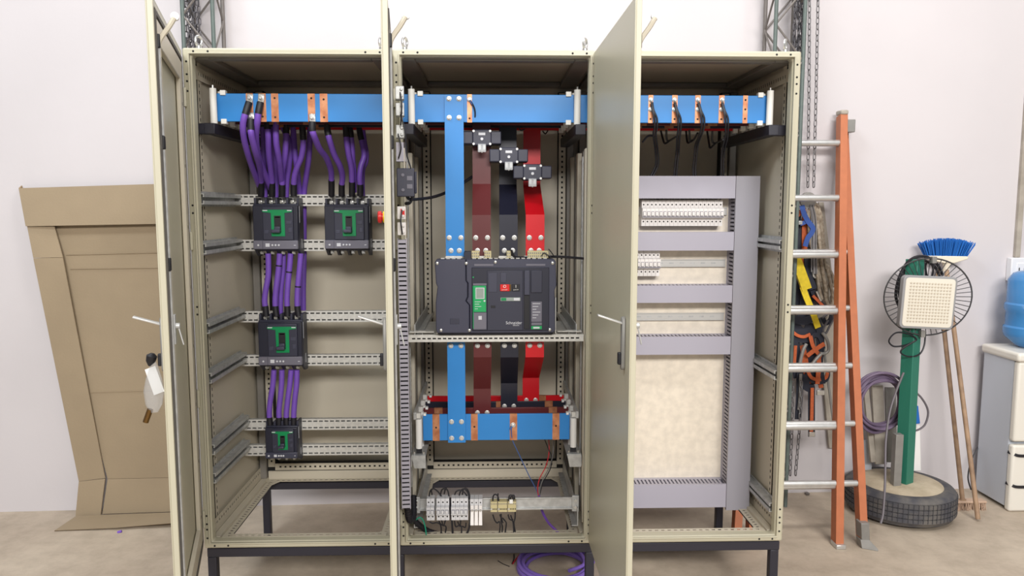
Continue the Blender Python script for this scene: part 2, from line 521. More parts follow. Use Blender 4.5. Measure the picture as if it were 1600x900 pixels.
# shelf of the middle cabinet that carries the big breaker
MB().strip((-0.361, 0.06, 1.158), (1, 0, 0), (0, 0, 1), 0.722, 0.028, 0.003, 0.021, 0.014, 0.006).build('shelf_rail', 'galv_matte', cab2)
MB().box(-0.361, 0.361, 0.063, 0.10, 1.170, 1.173).build('rail_web', 'galv_matte', cab2)
MB().box(-0.355, 0.355, 0.07, 0.074, 1.146, 1.169).build('rail_shade', 'hollow_shade', cab2)  # dark strip, painted shade behind the shelf rail slots
MB().box(-0.30, 0.30, 0.10, 0.42, 1.166, 1.174).build('shelf_plate', 'galv', cab2)
for s in (-1, 1):
    b = MB().box(min(s * 0.330, s * 0.334), max(s * 0.330, s * 0.334), 0.07, 0.70, 1.165, 1.215)
    b.box(min(s * 0.300, s * 0.330), max(s * 0.300, s * 0.330), 0.07, 0.70, 1.165, 1.169)
    b.box(min(s * 0.300, s * 0.303), max(s * 0.300, s * 0.303), 0.07, 0.70, 1.169, 1.185)
    b.build('shelf_side_rail', 'galv', cab2, bevel=0.001)
    MB().strip((s * 0.303 - 0.05, 0.075, 1.185), (1, 0, 0), (0, 1, 0), 0.10, 0.035, 0.003, 0.05, 0.03, 0.007).build('shelf_cleat', 'galv_matte', cab2)
    # low side channels
    b = MB().box(min(s * 0.342, s * 0.346), max(s * 0.342, s * 0.346), 0.06, 0.70, 0.352, 0.43)
    b.box(min(s * 0.32, s * 0.342), max(s * 0.32, s * 0.342), 0.06, 0.70, 0.352, 0.356)
    b.build('low_side_channel', 'galv', cab2)
    MB().box(min(s * 0.322, s * 0.352), max(s * 0.322, s * 0.352), 0.085, 0.10, 0.405, 0.475).build('din_rail_bracket', 'galv', cab2, bevel=0.002)
    for z in (0.425, 0.455): MB().cyl((s * 0.337, 0.078, z), (s * 0.337, 0.085, z), 0.007, 10).build('bolt', 'tin', cab2)
b = MB().box(-0.325, 0.325, 0.095, 0.098, 0.415, 0.468)
b.box(-0.325, 0.325, 0.085, 0.098, 0.462, 0.468).box(-0.325, 0.325, 0.085, 0.098, 0.415, 0.421)
b.build('din_rail', 'galv', cab2, bevel=0.001)

# ------------------------------------------------------------------ doors
DW, DH = 0.79, 1.975
def door(t, x0, theta, label):
    b = MB().box(0, DW, -0.02, -0.016, 0, DH)
    b.box(0, 0.003, -0.016, 0.0, 0, DH).box(DW - 0.003, DW, -0.016, 0.0, 0, DH)
    b.box(0.003, DW - 0.003, -0.016, 0.0, 0, 0.003).box(0.003, DW - 0.003, -0.016, 0.0, DH - 0.003, DH)
    b.box(DW - 0.022, DW - 0.003, -0.003, 0.0, 0.003, DH - 0.003).box(0.003, 0.022, -0.003, 0.0, 0.003, DH - 0.003)
    b.box(0.022, DW - 0.022, -0.003, 0.0, 0.003, 0.022).box(0.022, DW - 0.022, -0.003, 0.0, DH - 0.022, DH - 0.003)
    root = ORG[t.name]
    d = b.build('door', 'paint', t, label=label, bevel=0.003, loc=(x0 - root[0] + 0.002, -0.006 - root[1], 0.312 - root[2]), rot=(0, 0, -math.radians(theta)))
    # inner stiffening frame and gasket
    MB().ring((0.045, DW - 0.06, 0.05, DH - 0.05), (0.115, DW - 0.13, 0.12, DH - 0.12), -0.014, 0.003).build('inner_frame', 'paint_inner_lifted', d, bevel=0.003)
    MB().ring((0.026, DW - 0.026, 0.03, DH - 0.03), (0.038, DW - 0.038, 0.042, DH - 0.042), -0.013, 0.004).build('gasket', 'gasket', d)
    b = MB()
    for z in [0.15 + 0.23 * k for k in range(8)]: b.box(0.075, 0.079, 0.0028, 0.0038, z, z + 0.012)
    b.build('frame_slots', 'hollow_shade', d, kind='stuff')
    # locking rod with white roller, black guides
    b = MB().tube([(DW - 0.05, 0.004, 0.12), (DW - 0.05, 0.004, DH - 0.10)], 0.005, 8)
    pass
    b.build('locking_rod', 'galv', d)
    MB().tube(cr([(DW - 0.055, 0.002, DH - 0.16), (DW - 0.055, 0.006, DH - 0.115), (DW - 0.055, 0.034, DH - 0.072), (DW - 0.055, 0.05, DH - 0.045)], 4), 0.0075, 8).build('rod_lever', 'paint_inner_lifted', d)
    MB().lathe((DW - 0.062, 0.051, DH - 0.040), (1, 0, 0), [(0.004, -0.004), (0.012, -0.004), (0.012, 0.008), (0.004, 0.008)], 16).build('roller', 'white', d)
    for z in (1.86, 1.57, 1.21, 0.2): MB().box(DW - 0.066, DW - 0.040, -0.002, 0.010, z - 0.02, z + 0.02).build('rod_guide', 'black', d, bevel=0.003)
    # hinges
    for z in (0.12, 0.62, 1.25, 1.80): MB().box(-0.004, 0.016, 0.0, 0.012, z - 0.035, z + 0.035).cyl((-0.004, 0.008, z - 0.03), (-0.004, 0.008, z + 0.03), 0.006, 8).build('hinge', 'paint', d, bevel=0.001)
    # swing handle, lever half open
    hz = 0.965
    b = MB().prism([(DW - 0.075 + 0.013 * math.cos(a), -0.02, hz + (0.07 if math.sin(a) > 0 else -0.07) + 0.013 * math.sin(a)) for a in [2 * math.pi * k / 16 for k in range(16)]], (0, -0.012, 0))
    b.build('handle_plate', 'steel_grey', d, bevel=0.003)
    b = MB().bar((DW - 0.075, -0.028, hz + 0.062), (DW - 0.075, -0.105, hz + 0.088), 0.006, 0.022, up=(1, 0, 0))
    b.build('handle_lever', 'zinc_white', d, bevel=0.002)
    MB().box(DW - 0.083, DW - 0.067, -0.042, -0.031, hz - 0.066, hz - 0.028).build('lock_cover', 'black', d, bevel=0.003)
    b = MB().box(DW - 0.09, DW - 0.06, 0.0, 0.012, hz + 0.0, hz + 0.09).cyl((DW - 0.075, 0.012, hz + 0.055), (DW - 0.075, 0.024, hz + 0.055), 0.009, 10)
    b.bar((DW - 0.075, 0.02, hz + 0.05), (DW - 0.078, 0.032, hz - 0.005), 0.004, 0.006, up=(1, 0, 0))
    b.build('latch', 'galv', d, bevel=0.001)
    return d

door1 = door(cab1, -1.2, 73.5, 'left cabinet door swung open, inner side showing')
door2 = door(cab2, -0.4, 83.5, 'middle cabinet door seen almost edge on')
door3 = door(cab3, 0.4, 89.3, 'right cabinet door swung open, plain outer face showing')

# equipment on the inner side of the middle door (door coordinates)
zt, zb_ = 1.265, 0.21
b = MB().box(0.10, 0.150, 0.012, 0.014, zb_, zt).box(0.098, 0.152, 0.044, 0.047, zb_, zt)
k = 0
z = zb_ + 0.004
while z < zt - 0.01:
    b.box(0.148, 0.150, 0.014, 0.044, z, z + 0.0118).box(0.10, 0.102, 0.014, 0.044, z, z + 0.0118)
    z += 0.0175
b.build('slotted_trunking', 'duct', door2, label='lilac grey slotted trunking on the door')
MB().box(0.112, 0.138, 0.016, 0.042, zb_ + 0.01, zt - 0.01).build('trunking_wires', 'hollow_shade', door2)
b = MB().box(0.10, 0.16, 0.012, 0.078, 1.42, 1.525).box(0.105, 0.155, 0.078, 0.086, 1.432, 1.513)
b.build('relay', 'case_dark', door2, bevel=0.003)
c = MB()
for z in (1.445, 1.50): c.cyl((0.16, 0.035, z), (0.163, 0.035, z), 0.006, 10)
for z in (1.458, 1.488): c.box(0.1602, 0.162, 0.05, 0.07, z - 0.008, z + 0.008)
c.build('relay_terminals', 'trip_grey', door2, kind='stuff')
b = MB().box(0.10, 0.15, 0.012, 0.040, 1.55, 1.62)
b.box(0.10, 0.15, 0.044, 0.047, 1.55, 1.62)
b.build('short_trunking', 'duct', door2)
for z, m_ in ((1.80, 'galv'), (1.74, 'galv'), (1.66, 'galv'), (1.36, 'mcb_white'), (1.30, 'mcb_white')):
    b = MB().box(0.10, 0.15, 0.012, 0.044, z - 0.024, z + 0.024)
    for q in (-0.012, 0.012): b.cyl((0.15, 0.034, z + q), (0.156, 0.034, z + q), 0.006, 8)
    b.build('door_terminal', m_, door2, bevel=0.003)
MB().box(0.151, 0.154, 0.025, 0.04, 1.345, 1.375).build('terminal_marker', 'red', door2)
b = MB()
for pts in ([(0.16, 0.03, 1.72), (0.17, 0.045, 1.66), (0.165, 0.05, 1.58), (0.16, 0.065, 1.525)], [(0.16, 0.03, 1.8), (0.175, 0.035, 1.75), (0.165, 0.03, 1.68)], [(0.16, 0.03, 1.37), (0.18, 0.025, 1.33), (0.165, 0.03, 1.28)], [(0.16, 0.02, 1.65), (0.175, 0.03, 1.6), (0.16, 0.02, 1.56)]):
    b.tube(cr(pts), 0.0028, 6)
b.build('door_wires', 'wire_black', door2, kind='stuff')
# emergency stop on the outer side
MB().cyl((0.60, -0.02, 1.35), (0.60, -0.028, 1.35), 0.018, 20).build('stop_collar', 'yellow', door2)
MB().lathe((0.60, -0.028, 1.35), (0, -1, 0), [(0.013, 0), (0.013, 0.004), (0.019, 0.005), (0.019, 0.014), (0.015, 0.017)], 20).build('stop_button', 'red', door2, label='red mushroom stop button')

# plastic bag with the keys on the left door's handle
bagc = V((-0.975 - 0.075, -0.70, 1.23))
t = thing('document_bag', 'clear plastic bag of papers and keys hanging from left door handle', 'bag', tuple(bagc))
prof = [(0.002, 0.0), (0.012, -0.02), (0.024, -0.06), (0.031, -0.10), (0.025, -0.14), (0.012, -0.165)]
b = MB()
n = 12
vs, fs = [], []
for (r, h) in prof:
    for k in range(n):
        a = 2 * math.pi * k / n
        vs.append(bagc + V((r * math.cos(a) * (1 + 0.15 * math.sin(3 * a)) - 0.05 * abs(h), 0.45 * r * math.sin(a), h)))
for i in range(len(prof) - 1):
    for k in range(n): fs.append((i * n + k, i * n + (k + 1) % n, (i + 1) * n + (k + 1) % n, (i + 1) * n + k))
b.add(vs, fs).build('bag', 'bag', t)
MB().obox(bagc + V((0.0, 0, -0.065)), (0.016, 0, 0.006), (0, 0.001, 0), (-0.012, 0, 0.04)).build('folded_paper', 'white', t)
MB().tube([bagc + V((-0.018, 0, -0.155)), bagc + V((-0.034, 0, -0.195))], 0.009, 10).build('key_barrel', 'brass', t)
MB().lathe(bagc + V((-0.008, 0, 0.0)), (0.3, 0, 1), [(0.004, -0.02), (0.014, -0.005), (0.016, 0.012), (0.006, 0.02)], 10).build('knot', 'black', t)

# ------------------------------------------------------------------ black base frame
t = thing('base_frame', 'black square-tube base frame with legs under the three cabinets', 'frame', (0, 0.4, 0))
for y in (0.002, 0.748): MB().box(-1.188, 1.188, y, y + 0.038, 0.262, 0.2995).build('beam', 'black_steel', t, bevel=0.003)
for x in (-1.188, -0.42, 0.372, 1.150):
    MB().box(x, x + 0.038, 0.041, 0.747, 0.262, 0.2995).build('cross_beam', 'black_steel', t, bevel=0.003)
    for y in (0.002, 0.748): MB().box(x, x + 0.036, y + 0.001, y + 0.037, 0.0, 0.2615).build('leg', 'black_steel', t, bevel=0.003)

# ------------------------------------------------------------------ upper busbars
BUSY = (0.13, 0.23, 0.335, 0.44)
BZ0, BZ1 = 2.036, 2.147

def bolt(parent, x, y, z, r=0.0105, name='bolt', m='zinc_white'):
    b = MB().lathe((x, y, z), (0, -1, 0), [(r, 0), (r, 0.0025), (r * 0.86, 0.003), (r * 0.62, 0.003), (r * 0.62, 0.009), (r * 0.5, 0.010)], 14)
    return b.build(name, m, parent)

def busbar(name, label, m, x0, x1, y, z0, z1, strips=(), group=None, copper=True):
    o = MB().box(x0, x1, y - 0.005, y + 0.005, z0, z1).build(name, m, bevel=0.002)
    tag(o, label, 'busbar', group)
    for (xa, xb, holes) in strips:
        c = MB().box(xa, xb, y - 0.0058, y + 0.0058, z0 - 0.0004, z1 + 0.0004).build('bare_strip', 'copper', o)
        for h in holes:
            MB().cyl(((xa + xb) / 2, y - 0.0062, z0 + h * (z1 - z0)), ((xa + xb) / 2, y - 0.004, z0 + h * (z1 - z0)), 0.0042, 10).build('bolt_hole', 'hollow_shade', c)
    return o

def sx(px): return px
up = []
up.append(busbar('busbar', 'blue busbar running along the top of all three cabinets', 'bus_blue', -1.118, 1.112, BUSY[0], BZ0, BZ1,
    [(-1.0008, -0.9727, ()), (-0.9510, -0.9216, (0.18,)), (-0.9011, -0.8717, (0.16, 0.84)),
     (-0.7551, -0.7256, (0.84,)), (-0.7063, -0.6755, (0.16, 0.80)), (-0.1137, -0.0943, (0.14,)),
     (0.6246, 0.6444, (0.14,)), (0.7221, 0.7445, (0.14,)), (0.8171, 0.8395, (0.14,)),
     (0.9148, 0.9373, (0.14,)), (1.0141, 1.0340, (0.16, 0.5, 0.84))]))
for k, (nm, m_) in enumerate((('brown', 'bus_brown'), ('black', 'bus_black'), ('red', 'bus_red'))):
    up.append(busbar('busbar', nm + ' busbar behind the upper blue one, its lower edge showing', m_, -1.10, 1.10, BUSY[k + 1], BZ0, BZ1,
        [(x - 0.02, x + 0.02, ()) for x in (-0.92, -0.78, 0.62, 0.76, 0.92)]))

def support(x, s, label):
    """black arm with white tube posts that hold the four bars"""
    t = thing('busbar_support', label, 'support', (x, 0.1, 1.98), 'upper busbar supports')
    xa = x + s * 0.012
    MB().box(xa - 0.021, xa + 0.021, 0.085, 0.735, 1.984, 2.026).build('arm', 'black_steel', t, bevel=0.002)
    if abs(x) > 0.8: MB().box(min(x, s * 1.184), max(x, s * 1.184), 0.086, 0.126, 1.983, 2.025).build('side_arm', 'black_steel', t, bevel=0.002)
    y = 0.107
    MB().lathe((x, y, 2.026), (0, 0, 1), [(0.0135, 0.0), (0.0135, 0.138)], 16).build('post', 'white_tube', t)
    MB().cyl((x, y, 2.164), (x, y, 2.176), 0.004, 8).build('stud', 'tin', t)
    for y in BUSY:
        for z in (BZ0 - 0.006, BZ1 - 0.004):
            MB().box(x - s * 0.034 - 0.011, x - s * 0.034 + 0.011, y - 0.013, y + 0.013, z - 0.004, z + 0.016).build('clip', 'white_tube', t, bevel=0.002)
    for y in BUSY[1:]:
        MB().lathe((x, y - 0.03, 2.026), (0, 0, 1), [(0.0135, 0.0), (0.0135, 0.138)], 12).build('post', 'white_tube', t)
    return t
support(-1.1248, -1, 'busbar support with white post at far left end of upper bars')
support(-0.3366, -1, 'busbar support with white post near the middle cabinet\'s left side')
support(0.3319, 1, 'busbar support with white post near the middle cabinet\'s right side')
support(1.1193, 1, 'busbar support with white post at far right end of upper bars')

# ------------------------------------------------------------------ vertical bars of the middle cabinet
def vbar(label, m, pts, w, bolts=(), group=None):
    """flat bar bent along a path in its own YZ plane; pts: (x, y, z)"""
    b = MB()
    pts = [V(q) for q in pts]
    n = len(pts)
    vs, fs = [], []
    for i, q in enumerate(pts):
        t = (pts[min(i + 1, n - 1)] - pts[max(i - 1, 0)])
        t = V((0, t.y, t.z)).normalized()
        nrm = V((0, t.z, -t.y))
        if nrm.y > 0: nrm = -nrm
        for dx, dn in ((-w / 2, 0.004), (w / 2, 0.004), (w / 2, -0.004), (-w / 2, -0.004)):
            vs.append(q + V((dx, 0, 0)) + nrm * dn)
    for i in range(n - 1):
        for k in range(4): fs.append((i * 4 + k, i * 4 + (k + 1) % 4, i * 4 + 4 + (k + 1) % 4, i * 4 + 4 + k))
    fs += [(3, 2, 1, 0), tuple((n - 1) * 4 + k for k in range(4))]
    b.add(vs, fs)
    o = b.build('vertical_busbar', m)
    o.data.set_sharp_from_angle(angle=math.radians(12))
    tag(o, label, 'busbar', group)
    for (x, y, z) in bolts: bolt(o, x, y, z)
    return o
YT = 0.118
def up_bar(label, m, xt, xb, Y, w):
    Yv = Y - 0.010
    pts = [(xt, Yv, BZ0 + 0.05), (xt, Yv, 1.79), (xb, YT, 1.66), (xb, YT, 1.49)]
    bl = [(xb + d, YT - 0.004, 1.568) for d in (-0.024, 0.024)] + [(xb + d, YT - 0.004, 1.515) for d in (-0.017, 0.017)]
    return vbar(label, m, pts, w, bl)
xb0 = -0.1665
vbar('upper vertical blue bar bolted across the blue busbar', 'bus_blue', [(xb0, YT, 2.143), (xb0, YT, 1.8), (xb0, YT, 1.49)], 0.076,
     [(xb0 + d, YT - 0.004, z) for z in (2.128, 2.053) for d in (-0.02, 0.02)] + [(xb0 + d, YT - 0.004, 1.568) for d in (-0.024, 0.024)] + [(xb0 + d, YT - 0.004, 1.515) for d in (-0.017, 0.017)])
up_bar('upper vertical brown bar between blue and black bars', 'bus_brown', -0.0572, -0.0574, BUSY[1], 0.076)
up_bar('upper vertical black bar between brown and red bars', 'bus_black', 0.0558, 0.0534, BUSY[2], 0.076)
up_bar('upper vertical red bar with a forward bend', 'bus_red', 0.1661, 0.1632, BUSY[3], 0.077)

# ------------------------------------------------------------------ lower busbars
LZ0, LZ1 = 0.708, 0.822
LY = (0.13, 0.23, 0.335, 0.44)
busbar('busbar', 'short blue busbar with bare copper strips low in middle cabinet', 'bus_blue', -0.3090, 0.3140, LY[0], LZ0, LZ1,
    [(-0.2684, -0.2386, (0.5,)), (-0.1058, -0.0772, (0.52,)), (0.0588, 0.0901, ()), (0.2402, 0.2702, (0.53,))])
for k, (nm, m_) in enumerate((('brown', 'bus_brown'), ('black', 'bus_black'), ('red', 'bus_red'))):
    busbar('busbar', 'short ' + nm + ' busbar behind the lower blue one', m_, -0.315, 0.318, LY[k + 1], LZ0, LZ1,
        [(x - 0.018, x + 0.018, ()) for x in ((-0.25, 0.25), (0.02, 0.24), (0.14, 0.255))[k]] if k < 2 else [(0.20, 0.235, ())])
lo_bolts = lambda x, y, zs: [(x + d, y - 0.004, z) for z in zs for d in (-0.021, 0.021)]
vbar('lower vertical blue bar bolted onto the short blue busbar', 'bus_blue', [(xb0 + 0.001, YT, 1.145), (xb0 + 0.001, YT, 0.9), (xb0 + 0.001, YT, 0.702)], 0.074,
     lo_bolts(xb0, YT, (1.118,)) + lo_bolts(xb0, YT, (0.793, 0.722)))
def low_bar(label, m, xt, xb, Y, w):
    Yv = Y - 0.010
    pts = [(xt, YT, 1.145), (xt, YT, 1.07), (xb, Yv, 0.91), (xb, Yv, 0.74)]
    return vbar(label, m, pts, w, lo_bolts(xt, YT, (1.118,)) + lo_bolts(xb, Yv, (0.803, 0.757)))
low_bar('lower vertical brown bar running down to the short busbars', 'bus_brown', -0.0554, -0.0588, LY[1], 0.075)
low_bar('lower vertical black bar running down to the short busbars', 'bus_black', 0.0572, 0.0609, LY[2], 0.075)
low_bar('lower vertical red bar bent backwards below the shelf', 'bus_red', 0.1633, 0.1645, LY[3], 0.077)

def low_support(x, s, label):
    t = thing('busbar_support', label, 'support', (x, 0.1, 0.6), 'lower busbar supports')
    y = 0.107
    MB().lathe((x, y, 0.682), (0, 0, 1), [(0.0135, 0.0), (0.0135, 0.126)], 16).build('post', 'white', t)
    MB().box(x - 0.011, x + 0.011, 0.098, 0.118, 0.662, 0.682).build('foot_block', 'black', t)
    # galvanised tray under the posts
    b = MB().box(x - 0.03, x + 0.03, 0.075, 0.62, 0.655, 0.661)
    b.box(x + s * 0.03 - 0.002, x + s * 0.03 + 0.002, 0.075, 0.62, 0.61, 0.655)
    b.prism([(x - 0.03, 0.075, 0.66), (x + 0.03, 0.075, 0.66), (x + 0.03, 0.078, 0.605), (x - 0.018, 0.078, 0.605)], (0, -0.003, 0))
    b.build('tray', 'galv', t)
    # top rail with upright tabs that grip the bars
    MB().box(x + s * 0.008, x + s * 0.02, 0.09, 0.66, 0.81, 0.84).build('top_rail', 'galv', t, bevel=0.001)
    for y in LY:
        MB().box(x - 0.009, x + 0.009, y - 0.03, y - 0.008, 0.812, 0.834).build('top_tab', 'galv_matte', t, bevel=0.001)
        MB().box(x - s * 0.024 - 0.006, x - s * 0.024 + 0.006, y - 0.012, y + 0.012, 0.817, 0.828).build('clip', 'white', t, bevel=0.002)
    for y in LY[1:]: MB().lathe((x, y - 0.02, 0.661), (0, 0, 1), [(0.0125, 0.0), (0.0125, 0.15)], 12).build('post', 'white', t)
    for d in (-0.02, 0.02): MB().cyl((x + d, 0.09, 0.661), (x + d, 0.09, 0.672), 0.006, 8).build('bolt', 'tin', t)
low_support(-0.3245, -1, 'busbar support with white post at left end of short bars')
low_support(0.3279, 1, 'busbar support with white post at right end of short bars')

# ------------------------------------------------------------------ current transformers
def transformer(cx, cz, label):
    y = 0.165
    t = thing('current_transformer', label, 'transformer', (cx, y, cz), 'current transformers clamped on the bars')
    MB().box(cx - 0.080, cx + 0.080, y, y + 0.10, cz - 0.026, cz + 0.026).build('body', 'case_dark', t, bevel=0.004)
    MB().box(cx - 0.040, cx + 0.040, y - 0.006, y + 0.1, cz - 0.033, cz + 0.033).build('core', 'case_dark', t, bevel=0.005)
    MB().box(cx - 0.014, cx + 0.014, y - 0.0075, y - 0.0055, cz + 0.009, cz + 0.020).build('name_label', 'print', t, bevel=0.002)
    MB().cyl((cx, y - 0.006, cz - 0.006), (cx, y - 0.010, cz - 0.006), 0.006, 14).build('seal', 'print', t)
    for dx in (-0.034, 0.034):
        for dz in (-0.026, 0.026): MB().cyl((cx + dx, y - 0.005, cz + dz), (cx + dx, y - 0.009, cz + dz), 0.005, 10).build('screw', 'zinc_white', t)
    MB().box(cx - 0.017, cx + 0.017, y - 0.012, y + 0.0, cz - 0.060, cz - 0.026).build('terminal_cover', 'clear', t, bevel=0.003)
    for dx in (-0.009, 0.009): MB().box(cx + dx - 0.005, cx + dx + 0.005, y - 0.008, y - 0.002, cz - 0.050, cz - 0.030).build('terminal', 'tin', t)
    MB().cyl((cx, y - 0.006, cz - 0.062), (cx, y - 0.006, cz - 0.050), 0.003, 8).build('cover_screw', 'zinc_white', t)
transformer(-0.0549, 1.9786, 'topmost black current transformer, in front of the brown bar')
transformer(0.0560, 1.9059, 'middle black current transformer, clamped on the black bar')
transformer(0.1544, 1.8378, 'lowest black current transformer, clamped on the red bar')
MB_ = None

# ------------------------------------------------------------------ the air circuit breaker
AX0, AX1, AZ0, AZ1, AY = -0.242, 0.241, 1.187, 1.486, 0.02
t = thing('air_circuit_breaker', 'large dark grey air circuit breaker on the shelf of middle cabinet', 'circuit breaker', (0, 0.15, 1.175))
xs = -0.1201      # seam between side pole and main cover
AYB = 0.108
MB().box(AX0 + 0.01, AX1 - 0.008, AY + 0.02, AYB, 1.176, AZ1 - 0.012).build('body', 'case_darker', t, bevel=0.004)
# side pole cover with a notched right edge
poly = [(AX0, AZ0 + 0.012), (AX0 + 0.006, AZ0), (xs + 0.013, AZ0), (xs + 0.013, 1.30), (xs - 0.002, 1.318), (xs + 0.006, 1.335), (xs + 0.006, 1.39), (xs - 0.001, 1.40), (xs - 0.001, AZ1), (AX0 + 0.005, AZ1), (AX0 - 0.002, AZ1 - 0.012), (AX0 + 0.002, 1.39), (AX0 + 0.008, 1.375), (AX0, 1.31)]
MB().prism([(x, AY, z) for x, z in poly], (0, 0.05, 0)).build('pole_cover', 'case_mid', t, bevel=0.003)
poly = [(xs + 0.0155, AZ0), (AX1 - 0.008, AZ0), (AX1, AZ0 + 0.01), (AX1 - 0.004, 1.36), (AX1 + 0.004, 1.38), (AX1, AZ1 - 0.01), (AX1 - 0.008, AZ1), (xs + 0.002, AZ1), (xs + 0.002, 1.40), (xs + 0.009, 1.39), (xs + 0.009, 1.335), (xs + 0.001, 1.318), (xs + 0.0155, 1.30)]
MB().prism([(x, AY, z) for x, z in poly], (0, 0.05, 0)).build('main_cover', 'case_mid', t, bevel=0.003)
def aface(name, px0, py0, px1, py1, m, d=0.002, bev=0.001, parent=None, y=AY):
    return MB().box(px0, px1, y - d, y + 0.004, py1, py0).build(name, m, parent or t, bevel=bev)
def AP(x0, y0, x1, y1):
    return x0, y0, x1, y1
panel = aface('control_panel', -0.0965, 1.4527, 0.2144, 1.1959, 'case_darker', 0.005, 0.002)
AF = AY - 0.005
aface('frame_panel', -0.0350, 1.4410, 0.1089, 1.1982, 'case_dark', 0.002, 0.002, y=AF)
aface('mechanism_cover', -0.0299, 1.4320, 0.0047, 1.3545, 'case_mid', 0.004, y=AF)
aface('spring_window', 0.0189, 1.4319, 0.0420, 1.3931, 'case_mid', 0.004, y=AF)
rb = aface('off_button', 0.0175, 1.3854, 0.0548, 1.3582, 'red', 0.007, y=AF)
aface('off_button_edge', 0.0548, 1.3853, 0.0613, 1.3581, 'brass', 0.006, y=AF)
aface('on_button', 0.0651, 1.3852, 0.0961, 1.3580, 'black', 0.006, y=AF)
text('O', 0.016, (0.0354, AF - 0.0078, 1.3770), FACE, 'white', t)
text('push OFF', 0.0055, (0.0354, AF - 0.0078, 1.3641), FACE, 'white', t)
text('I', 0.016, (0.0804, AF - 0.0068, 1.3769), FACE, 'white', t)
text('push ON', 0.0055, (0.0804, AF - 0.0068, 1.3639), FACE, 'white', t)
aface('status_strip', 0.0187, 1.3323, 0.0987, 1.3180, 'lcd', 0.005, y=AF)
aface('status_flag', 0.0213, 1.3310, 0.0419, 1.3198, 'green', 0.006, y=AF)
aface('status_flag', 0.0716, 1.3308, 0.0961, 1.3196, 'print', 0.006, y=AF)
aface('dark_slot', -0.0200, 1.2999, -0.0020, 1.2895, 'black', 0.003, y=AF)
aface('charging_handle', 0.1140, 1.4419, 0.1359, 1.3423, 'case_mid', 0.010, 0.002, y=AF)
aface('handle_recess', 0.1142, 1.3410, 0.1361, 1.2027, 'black', 0.003, y=AF)
aface('right_cover', 0.1410, 1.4419, 0.1861, 1.3513, 'case_dark', 0.004, 0.002, y=AF)
pl = aface('rating_plate', 0.1426, 1.3149, 0.1853, 1.2327, 'trip_grey', 0.004, y=AF)
for k in range(6):
    z = 1.3071 - k * 0.0115
    MB().box(0.1479, 0.1789 - 0.008 * (k % 3), AF - 0.0046, AF - 0.0039, z - 0.0012, z + 0.0012).build('print_line', 'print', pl)
aface('rating_band', 0.1429, 1.2301, 0.1857, 1.2183, 'trip_grey', 0.004, y=AF)
gp = aface('green_band', 0.1429, 1.2157, 0.1857, 1.2026, 'green_bright', 0.004, y=AF)
aface('white_tab', 0.1507, 1.2125, 0.1767, 1.2052, 'print', 0.005, y=AF)
text('Schneider', 0.0165, (0.0727, AF - 0.0026, 1.2289), FACE, 'print', t)
text('Electric', 0.0085, (0.0817, AF - 0.0026, 1.2192), FACE, 'print', t)
# trip unit
tu = aface('control_unit', -0.0930, 1.3909, -0.0352, 1.1985, 'case_dark', 0.010, 0.002)
AU = AY - 0.010
aface('unit_face', -0.0892, 1.3805, -0.0391, 1.2742, 'green_bright', 0.002, y=AU)
aface('unit_edge', -0.0930, 1.3805, -0.0892, 1.2063, 'green', 0.002, y=AU)
aface('screen_frame', -0.0815, 1.3727, -0.0455, 1.3274, 'print', 0.003, y=AU)
aface('screen', -0.0782, 1.3701, -0.0489, 1.3305, 'lcd', 0.0036, 0, y=AU)
aface('unit_cap', -0.0917, 1.3901, -0.0365, 1.3818, 'trip_grey', 0.002, y=AU)
for k, (w, px) in enumerate(((0.024, 0.0), (0.018, 0.004), (0.026, -0.002), (0.012, 0.006))):
    z = 1.3158 - k * 0.0095
    MB().box(-0.0844, -0.0844 + w, AU - 0.0026, AU - 0.0019, z - 0.001, z + 0.001).build('print_line', 'print', t)
MB().cyl((-0.0457, AU, 1.3195), (-0.0457, AU - 0.004, 1.3195), 0.004, 10).build('test_button', 'print', t)
aface('service_port', -0.0705, 1.2584, -0.0563, 1.2428, 'print', 0.003, y=AU)
aface('unit_foot', -0.0911, 1.2716, -0.0382, 1.2037, 'trip_grey', 0.001, y=AU)
MB().cyl((-0.0903, AY - 0.004, 1.4141), (-0.0903, AY - 0.009, 1.4141), 0.003, 10).build('ready_led', 'green_bright', t)
for (xa, xb) in ((-0.0862, -0.0093), (0.1217, 0.1989)):
    MB().box(xa, xb, AY - 0.002, AY + 0.001, 1.4591, 1.4668).build('vent_bar', 'trip_grey', t)
aface('side_pole_mark', -0.1853, 1.2472, -0.1479, 1.2237, 'case_dark', 0.001)
for (x, z) in ([(-0.2344, 0.02, 1.4697), (-0.2218, 0.02, 1.1991), (-0.1181, 0.02, 1.4695), (-0.107, 0.02, 1.1985), (-0.0016, 0.02, 1.4744), (0.1001, 0.02, 1.2028), (0.2284, 0.02, 1.47), (0.2183, 0.02, 1.1996)][i][::2] for i in range(8)):
    b = MB().lathe((x, AY, z), (0, -1, 0), [(0.0065, 0), (0.0065, 0.003), (0.0045, 0.0045)], 12)
    b.build('cover_screw', 'tin', t)
# mounting wings in white steel at both sides
for x, s in ((AX0 + 0.002, -1), (AX1 + 0.004, 1)):
    MB().box(x - 0.0025, x + 0.0025, 0.06, 0.105, 1.176, 1.325).build('side_bracket', 'zinc_white', t, bevel=0.001)
